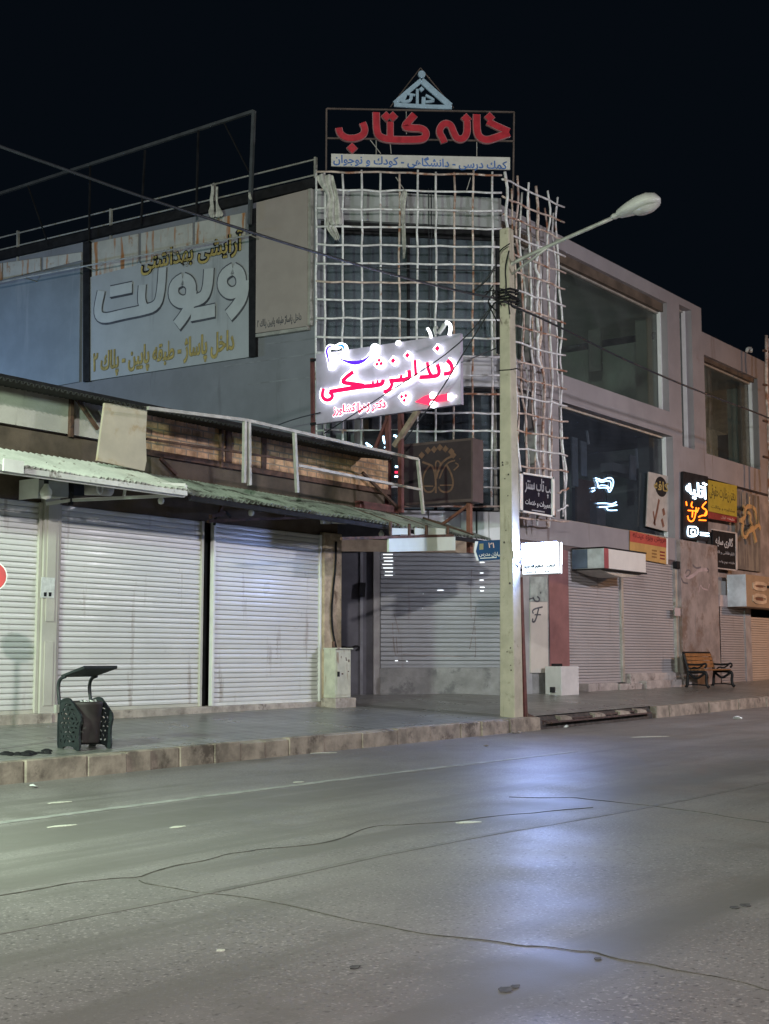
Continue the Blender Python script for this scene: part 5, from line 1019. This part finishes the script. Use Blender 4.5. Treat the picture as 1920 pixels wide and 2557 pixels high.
t = thing('wiring_bracket', F.at(545, 1275, .4), 'rusty bracket with a junction of black cables over the gap between shutters', 'bracket')
for a, c, w in (((520, 1302), (590, 1298), .05), ((590, 1298), (845, 1290), .04), ((525, 1290), (560, 1280), .06), ((545, 1290), (560, 1250), .05), ((710, 1290), (712, 1262), .03), ((838, 1296), (840, 1270), .04)):
    b = MB(); b.bar(F.at(*a, .6), F.at(*c, .6), w); b.build('bar', RUST, t)
b = MB(); b.tube([F.at(832, 1298, .35), F.at(875, 1300, .35)], .07, n=14); b.build('roller_tube', GALV, t, smooth=True)
b = MB(); b.tube([F.at(535, 1310, .3), F.at(540, 1285, .4), F.at(560, 1275, .5), F.at(575, 1290, .4)], .025, smooth=2); b.build('cable', BLK, t)
b = MB(); b.quad(F, [(806, 1292), (826, 1290), (828, 1308), (808, 1308)], .55, .62); b.build('box', CORR, t)
t = tag((lambda b: (b.quad(F, [(104, 1441), (138, 1443), (135, 1493), (101, 1492)], .047, .053), b.build('meter_paper', mat('crumpled_paper', (.62, .64, .62), rough=.7, var=.15, scale=14)))[1])(MB()), 'crumpled white paper with two black slots on the first pillar', 'paper')
for xa in (110, 122): b = MB(); b.quad(F, [(xa, 1479), (xa + 7, 1479), (xa + 6, 1489), (xa, 1489)], .0535, .058); b.build('slot', BLK, t)
# red disc sign at the very left
t = thing('red_disc_sign', F.at(-20, 1440, 1.6), 'red round sign with a white rim cut off by the left edge', 'sign')
P_ = Plane((onY(-20, 1440, 13.2).x, 13.2), (.8, -.6)); s_, z_ = P_.px(-22, 1439)
b = MB(); b.disc(P_, s_, z_, .185, -.01, 0, n=40); b.build('rim', WTRIM, t)
b = MB(); b.disc(P_, s_, z_, .172, .001, .006, n=40); b.build('disc', mat('red_enamel', (.42, .02, .02), rough=.4), t)
b = MB(); p = P_.pt(s_, z_, -.04); b.tube([(p.x, p.y, .3), (p.x, p.y, p.z)], .03, n=10); b.build('post', GALV, t, smooth=True)
# ------------------------------------------------------------------ utility cabinet
k2 = K(480, 1260, .2529)
p = onP(837, 1749, *SWP); p.y = YF - .35; t_ = ray(837, 1749); X = t_.x * p.y / t_.y; xw = onY(876, 1700, p.y).x
zb = onY(837, 1743, p.y).z; ztp = onY(837, 1621, p.y).z
t = thing('utility_cabinet', (X + .2, p.y + .15, zb), 'rust streaked pale metal utility cabinet against the stone pillar', 'cabinet')
CBM = mat('cabinet_paint', (.50, .50, .40), rough=.6, var=.15, scale=5, streak=(.25, .16, .1), sth=.58, sscale=9, dirt=(.25, .2, .15), dth=.62, dscale=6)
b = MB(); b.box(X, xw, p.y, p.y + .27, zb, ztp); b.build('body', CBM, t, bevel=.008)
b = MB(); b.box(X - .01, xw + .03, p.y - .03, p.y + .28, ztp, ztp + .025); b.build('lid', CBM, t)
b = MB(); b.box(X + .03, xw - .03, p.y - .012, p.y - .001, zb + .05, ztp - .05); d_ = b.build('door', CBM, t, bevel=.004)
b = MB(); b.box(X + .04, X + .085, p.y - .035, p.y - .0125, zb + .38, zb + .47); b.build('lock', BLK, d_)
b = MB(); b.tube([(X + .1, p.y + .12, ztp + .02), (X + .1, p.y + .13, ztp + .14)], .03); b.build('conduit', RUST, t)
b = MB(); b.box(X - .05, xw + .1, p.y - .05, YF - .05, .45, zb - .002); b.build('base', STEP, t, bevel=.02)
for i in range(7):
    x = X + .12 + random.uniform(0, .25); z = ztp - .12 - random.uniform(0, .4); b = MB(); b.box(x, x + random.uniform(.012, .05), p.y - .0145, p.y - .0125, z, z + random.uniform(.01, .05)); b.build('rust_spot', RUST, d_)
# things on the side door wall
t = tag((lambda b: (b.bar(C.at(903, 1490, -.02), C.at(905, 1455, -.02), .13), b.build('door_box', BLK))[1])(MB()), 'small black box on the dark side door wall in the passage', 'box')
t = tag((lambda b: (b.tube([C.at(852, 1615, 0), C.at(875, 1618, .03), C.at(890, 1612, .05), C.at(900, 1617, .03), C.at(888, 1624, .04)], .02, smooth=1), b.build('door_handle_bar', BLK))[1])(MB()), 'black pull bar low on the dark side door wall', 'handle')
# white block by the grey shutter
WBK = mat('white_painted_block', (.62, .60, .59), rough=.75, var=.08, scale=3, dirt=(.45, .42, .40), dth=.64)
yb = 14.75; a = onY(1402, 1729, yb); c = onY(1446, 1729, yb); zt_ = onY(1402, 1664, yb).z; yk = yb + .42
t = thing('concrete_block', (a.x + .4, yb + .2, a.z), 'white painted rectangular block at the foot of the maroon pier', 'block')
b = MB(); b.box(a.x, c.x, yb, yk, a.z - .08, zt_); b.build('block', WBK, t, bevel=.012)
b = MB(); b.bar((a.x + .05, yb + .25, zt_ + .03), (a.x + .45, yb + .25, zt_ + .03), .06); b.build('lifting_bar', BLK, t)
b = MB(); b.tube([(a.x - .06, yb + .2, a.z + .0), (a.x - .06, yb + .2, a.z + .12)], .06, n=8); b.build('plug', BLK, t)
# ------------------------------------------------------------------ litter bin at the kerb
BG_ = mat('bin_green_iron', (.013, .019, .021), rough=.55, var=.3, scale=9, bump=.3); BB = mat('bin_dark_drum', (.030, .024, .024), rough=.6, var=.4, scale=6, dirt=(.07, .05, .04), dth=.55)
c0 = onP(*kP(880, 950), *SWP); bx, by = c0.x, c0.y; bz = zsw(bx, by)
t = thing('litter_bin', (bx, by, bz), 'dark green ornate litter bin with a tilted canopy, standing on the kerb', 'litter bin')
b = MB(); b.lathe((bx, by, bz), [(.0, .07), (.165, .07), (.172, .09), (.185, .30), (.20, .52), (.205, .53), (.21, .56), (.20, .58), (.195, .56), (.17, .30), (.0, .30)], 28); dr_ = b.build('drum', BB, t, smooth=True)
b = MB()
for i in range(9):
    a = i * 2.4; r = .13 * ((i % 3) / 3 + .3); p = Vector((bx + r * cos(a), by + r * sin(a), bz + .52 + random.uniform(0, .04)))
    b.add([p + Vector((random.uniform(-.07, .07), random.uniform(-.07, .07), random.uniform(-.02, .06))) for _ in range(5)], [[0, 1, 2], [0, 2, 3], [0, 3, 4], [1, 4, 2]])
b.build('rubbish', WTRIM, dr_)
def side_plate(xp):
    P = Plane((xp, 0), (0, 1)); P.n = Vector((-1, 0))
    y0, y1 = by - .20, by + .20
    outl = [(y1, bz - .0), (y1 + .005, bz + .30), (y1, bz + .55), (y1 - .06, bz + .60), (by + .02, bz + .62), (by - .05, bz + .56), (y0 + .06, bz + .48), (y0 - .02, bz + .40), (y0 + .03, bz + .22), (y0, bz), (y0 + .06, bz), (y0 + .12, bz + .05), (y1 - .12, bz + .05), (y1 - .06, bz)]
    rr = random.Random(5); holes = []
    def inside(y, z):
        c_ = False; j = len(outl) - 1
        for i in range(len(outl)):
            (ya, za), (yb2, zb2) = outl[i], outl[j]
            if (za > z) != (zb2 > z) and y < (yb2 - ya) * (z - za) / (zb2 - za) + ya: c_ = not c_
            j = i
        return c_
    for r_ in range(9):
        for c_ in range(5):
            y = by - .155 + .075 * c_ + (.03 if r_ % 2 else 0); z = bz + .10 + .055 * r_; a0 = rr.uniform(0, 3.1); ra, rb_ = rr.uniform(.02, .034), rr.uniform(.008, .014)
            lp = [(y + ra * cos(a) * cos(a0) - rb_ * sin(a) * sin(a0), z + ra * cos(a) * sin(a0) + rb_ * sin(a) * cos(a0)) for a in [k * .7854 for k in range(8)]]
            if all(inside(p + sy * 1.0, q + sz) for p, q in lp for sy in (-.02, .02) for sz in (-.015, .015)): holes.append(lp)
    b = MB(); b.pierced(P, outl, holes, -.008, .008)
    b.ribbon(P, outl, .022, -.014, .014, closed=True, smooth=1)
    return b
side_plate(bx - .25).build('side_plate', BG_, t); side_plate(bx + .25).build('side_plate', BG_, t)
zc_ = bz + 1.0
for xp in (bx - .25, bx + .25):
    b = MB(); b.tube([(xp, by + .19, bz + .50), (xp, by + .21, bz + .62), (xp, by + .24, bz + .76), (xp, by + .20, bz + .86), (xp, by + .10, bz + .885)], .022, n=8, smooth=2); b.build('canopy_arm', BG_, t, smooth=True)
b = MB(); yb2, yf2 = by + .16, by - .26
b.hexa([(bx - .27, yf2, bz + .98), (bx + .27, yf2, bz + .98), (bx + .27, yb2, bz + .875), (bx - .27, yb2, bz + .875)], [(bx - .27, yf2, bz + 1.02), (bx + .27, yf2, bz + 1.02), (bx + .27, yb2, bz + .905), (bx - .27, yb2, bz + .905)]); b.build('canopy', BG_, t, bevel=.006)
b = MB(); b.box(bx - .25, bx + .25, by - .03, by + .03, bz + .05, bz + .075); b.build('floor_bar', BG_, t)
b = MB(); b.box(bx - .31, bx - .265, by + .18, by + .23, bz + .44, bz + .54); b.build('latch', GALV, t)
b = MB(); rr = random.Random(11)
c0 = onP(*kP(400, 1000), *SWP)
for i in range(16):
    p = c0 + Vector((rr.uniform(-.42, .2), rr.uniform(-.10, .10), -.005)); r = rr.uniform(.03, .09)
    b.lathe(p, [(r, 0), (r * .8, r * .35), (r * .3, r * .55), (0, r * .55)], 7)
tag(b.build('debris_pile', BLK), 'low pile of dark debris left of the litter bin', 'debris')
# ------------------------------------------------------------------ bench
BIR = mat('bench_iron', (.012, .012, .014), rough=.5, spec=.25); BWD = mat('bench_wood', (.25, .115, .04), rough=.6, var=.25, scale=6)
e0 = onP(1715, 1716, *SWP); ex = e0.x; ey = e0.y; ez = zsw(ex, ey)
t = thing('park_bench', (ex + .8, ey - .3, ez), 'park bench with orange wooden slats and curled black iron legs', 'bench')
bl_ = 1.75
yB, yF_ = ey, ey - .58
for x in (ex, ex + bl_):
    b = MB()
    b.tube([(x, yB + .03, ez), (x, yB - .02, ez + .05), (x, yB - .03, ez + .25), (x, yB - .06, ez + .42), (x, yB - .0, ez + .6), (x, yB + .08, ez + .9)], .042, n=8, smooth=2)
    b.tube([(x, yF_ - .05, ez), (x, yF_ + .0, ez + .04), (x, yF_ + .03, ez + .18), (x, yF_ - .0, ez + .34), (x, yF_ + .06, ez + .42), (x, yB - .05, ez + .42)], .042, n=8, smooth=2)
    b.tube([(x, yB + .02, ez + .62), (x, yB - .15, ez + .60), (x, yF_ + .14, ez + .60), (x, yF_ + .03, ez + .64), (x, yF_ + .0, ez + .57), (x, yF_ + .06, ez + .52)], .028, n=8, smooth=2)
    b.tube([(x, yB - .1, ez + .44), (x, yB - .2, ez + .54), (x, yB - .33, ez + .50), (x, yF_ + .12, ez + .58)], .022, n=6, smooth=2)
    b.tube([(x, yB - .05, ez + .40), (x, yB - .16, ez + .30), (x, yB - .28, ez + .22), (x, yF_ + .14, ez + .32), (x, yF_ + .05, ez + .38)], .034, n=6, smooth=2)
    b.tube([(x, yB - .02, ez + .06), (x, yB - .28, ez + .08), (x, yF_ + .02, ez + .05)], .018, n=6, smooth=1)
    b.build('iron_leg', BIR, t, smooth=True)
for i in range(5):
    y = yF_ + .05 + i * .105; b = MB(); b.box(ex - .03, ex + bl_ + .03, y, y + .085, ez + .445, ez + .475); b.build('seat_slat', BWD, t, bevel=.005)
for i in range(4):
    z = ez + .52 + i * .10; y = yB - .05 + (z - ez - .5) * .28; b = MB(); b.hexa([(ex + .03, y - .03, z), (ex + bl_ - .03, y - .03, z), (ex + bl_ - .03, y, z), (ex + .03, y, z)], [(ex + .03, y - .005, z + .085), (ex + bl_ - .03, y - .005, z + .085), (ex + bl_ - .03, y + .025, z + .085), (ex + .03, y + .025, z + .085)]); b.build('back_slat', BWD, t)
b = MB(); b.bar((ex - .02, yB + .085, ez + .925), (ex + bl_ + .02, yB + .085, ez + .925), .04, .05); b.build('back_rail', BIR, t)
# ------------------------------------------------------------------ drain grate, stones, scraps
t = thing('drain_grate', ((DR0 + DR1) / 2, KY + .2, zsw((DR0 + DR1) / 2, KY)), 'broken rusty drain grate in the gap of the kerb right of the pole', 'drain grate')
rr = random.Random(9); GRT = mat('grate_rust', (.085, .055, .05), rough=.8, var=.4, scale=8)
for i in range(5):
    y = KY + .02 + i * .11; b = MB(); xa, xb = DR0 + .15 + rr.uniform(0, .5), DR1 - rr.uniform(0, .6); zd = lambda x: zsw(x, KY + .2) - .10 + .022 * i
    b.bar((xa, y, zd(xa) + rr.uniform(-.04, .02)), (xb, y + rr.uniform(-.03, .03), zd(xb) + rr.uniform(-.03, .03)), .05, .03); b.build('long_bar', GRT, t)
for i in range(9):
    x = DR0 + .3 + (DR1 - DR0 - .6) * i / 8; b = MB(); b.bar((x, KY + .0, zsw(x, KY) - .12), (x + rr.uniform(-.1, .1), KY + .5, zsw(x, KY) + .0), .04, .025); b.build('cross_bar', GRT, t)
for i in range(4):
    x = DR0 + .9 + i * 1.1 + rr.uniform(-.2, .2); b = MB(); b.hexa([(x, KY + .03, zsw(x, KY) - .12), (x + .5, KY + .03, zsw(x, KY) - .12), (x + .52, KY + .2, zsw(x, KY) - .1), (x + .05, KY + .2, zsw(x, KY) - .1)], [(x + .03, KY + .05, zsw(x, KY) - .03), (x + .46, KY + .06, zsw(x, KY) - .05), (x + .5, KY + .2, zsw(x, KY) - .02), (x + .05, KY + .2, zsw(x, KY) - .0)]); b.build('broken_kerb_piece', KERB, t, bevel=.01)
def scrap(px_, py_, r, label, m, road=True):
    p = onP(px_, py_, *(RDP if road else SWP)); b = MB(); n = 7; vs = [p + Vector((r * (1 + rr.uniform(-.4, .4)) * cos(2 * pi * k / n), r * (1 + rr.uniform(-.4, .4)) * sin(2 * pi * k / n), .008 + rr.uniform(0, r * .5))) for k in range(n)] + [p + Vector((0, 0, r * .8)), p + Vector((0, 0, .004))]
    b.add(vs, [[k, (k + 1) % n, n] for k in range(n)] + [[(k + 1) % n, k, n + 1] for k in range(n)])
    return tag(b.build('paper_scrap', m), label, 'litter', 'scraps lying on the road')
scrap(1414, 1817, .06, 'bright white crumpled scrap at the end of the kerb by the drain', WTRIM)
scrap(1842, 1796, .09, 'white scrap lying on the road near the right edge', WTRIM)
scrap(1282, 1832, .05, 'left of two pale scraps on the road below the concrete pole', KERB)
scrap(1296, 1831, .045, 'right of two pale scraps on the road below the concrete pole', KERB)
scrap(1214, 1865, .04, 'tiny pale scrap on the asphalt left of the pole foot', KERB)
scrap(423, 1915, .05, 'small white scrap against the kerb right of the litter bin', WTRIM)
scrap(83, 1967, .05, 'small white scrap on the road below the debris pile', WTRIM)
tag((lambda b: (b.lathe(onP(*kW(510, 105), *SWP) + Vector((0, .0, -.02)), [(.16, 0), (.15, .12), (.07, .30), (0, .36)], 5), b.build('white_stone', WBK))[1])(MB()), 'white pointed stone before the pale shop steps', 'stone')
# bent scaffold poles at the right edge
t = thing('scaffold_pole', R.at(1912, 1400, .8), 'rough rusty scaffold pole rising at the right edge', 'pole')
for xa, ya, xb, yb2, r in ((1912, 838, 1924, 1300, .05), (1921, 845, 1936, 1300, .06)):
    b = MB(); b.tube(jit(R, R.px(xb, yb2, .7), R.px(xa, ya, .7), .7, 14, .03, .03), r, n=7); b.build('pole', BARR, t, smooth=True)
for y in (875, 960, 1050, 1140):
    b = MB(); b.bar(R.at(1906, y, .7), R.at(1935, y + 8, .7), .06); b.build('clamp_bar', RUST, t)
b = MB(); b.tube([R.at(*kX(1140, 540), .1), R.at(*kX(1150, 480), .1), R.at(*kX(1215, 485), .1), R.at(*kX(1210, 545), .1)], .05, smooth=1); tag(b.build('roof_hook', WSTL), 'small white hook shaped fitting on the lower right parapet', 'fitting')
# ------------------------------------------------------------------ lit street lamps the photo only shows by their light
LIT = {k: glow('lit_lens_' + n, LAMPS[k][1], 8.) for k, n in (('a', 'white'), ('b', 'pinkish'), ('c', 'orange'), ('d', 'blue'), ('e', 'green'))}
def lit_lamp(key, head, rot, tilt, label, angle=150, blend=.9):
    c = copy_tree(sl); c.rotation_euler = (0, 0, rot)
    hc = P1 + dr * (Lh * .70) - up * .22 - Vector(sl['_w'])
    off = Matrix.Rotation(rot, 3, 'Z') @ hc
    c.location = Vector(head) - off; c['label'] = label; c['group'] = 'lit street lamps outside the photo'
    for ch in list(c.children_recursive):
        if ch.name.startswith(('paper_sticker', 'spray_tick', 'tie_wire', 'loose_wire', 'wire_tangle', 'cable_clamp')): bpy.data.objects.remove(ch); continue
        if ch.name.startswith('lamp_lens'):
            ch.material_slots[0].link = 'OBJECT'; ch.material_slots[0].material = LIT[key]
    l = bpy.data.lights.new('lamp_light', 'SPOT'); l.energy, l.color = LAMPS[key]; l.spot_size = radians(angle); l.spot_blend = blend; l.shadow_soft_size = .3
    o = bpy.data.objects.new('lamp_light', l); COL.objects.link(o); o.location = head
    o.rotation_euler = (Vector(tilt) - Vector(head)).to_track_quat('-Z', 'Y').to_euler()
lit_lamp('a', (-7.5, -4.6, 9.4), pi, (9, 11, 0), 'lit white street lamp behind the camera on the near side of the road')
lit_lamp('b', (27, .2, 7.8), pi, (27.5, 12, 0), 'lit pinkish street lamp on the near side of the road facing the corner building')
lit_lamp('c', (44, 2.5, 7.8), pi, (42, 12, 0), 'lit orange street lamp far along the near side of the road')
lit_lamp('d', (15, 29, 8.0), pi / 2, (23.5, 27, 5), 'lit bluish lamp in the yard behind the low shop row')
lit_lamp('e', (1.5, 11.0, 5.3), 0, (10, 13, 0), 'lit greenish lamp low over the pavement left of the shop row', angle=160)
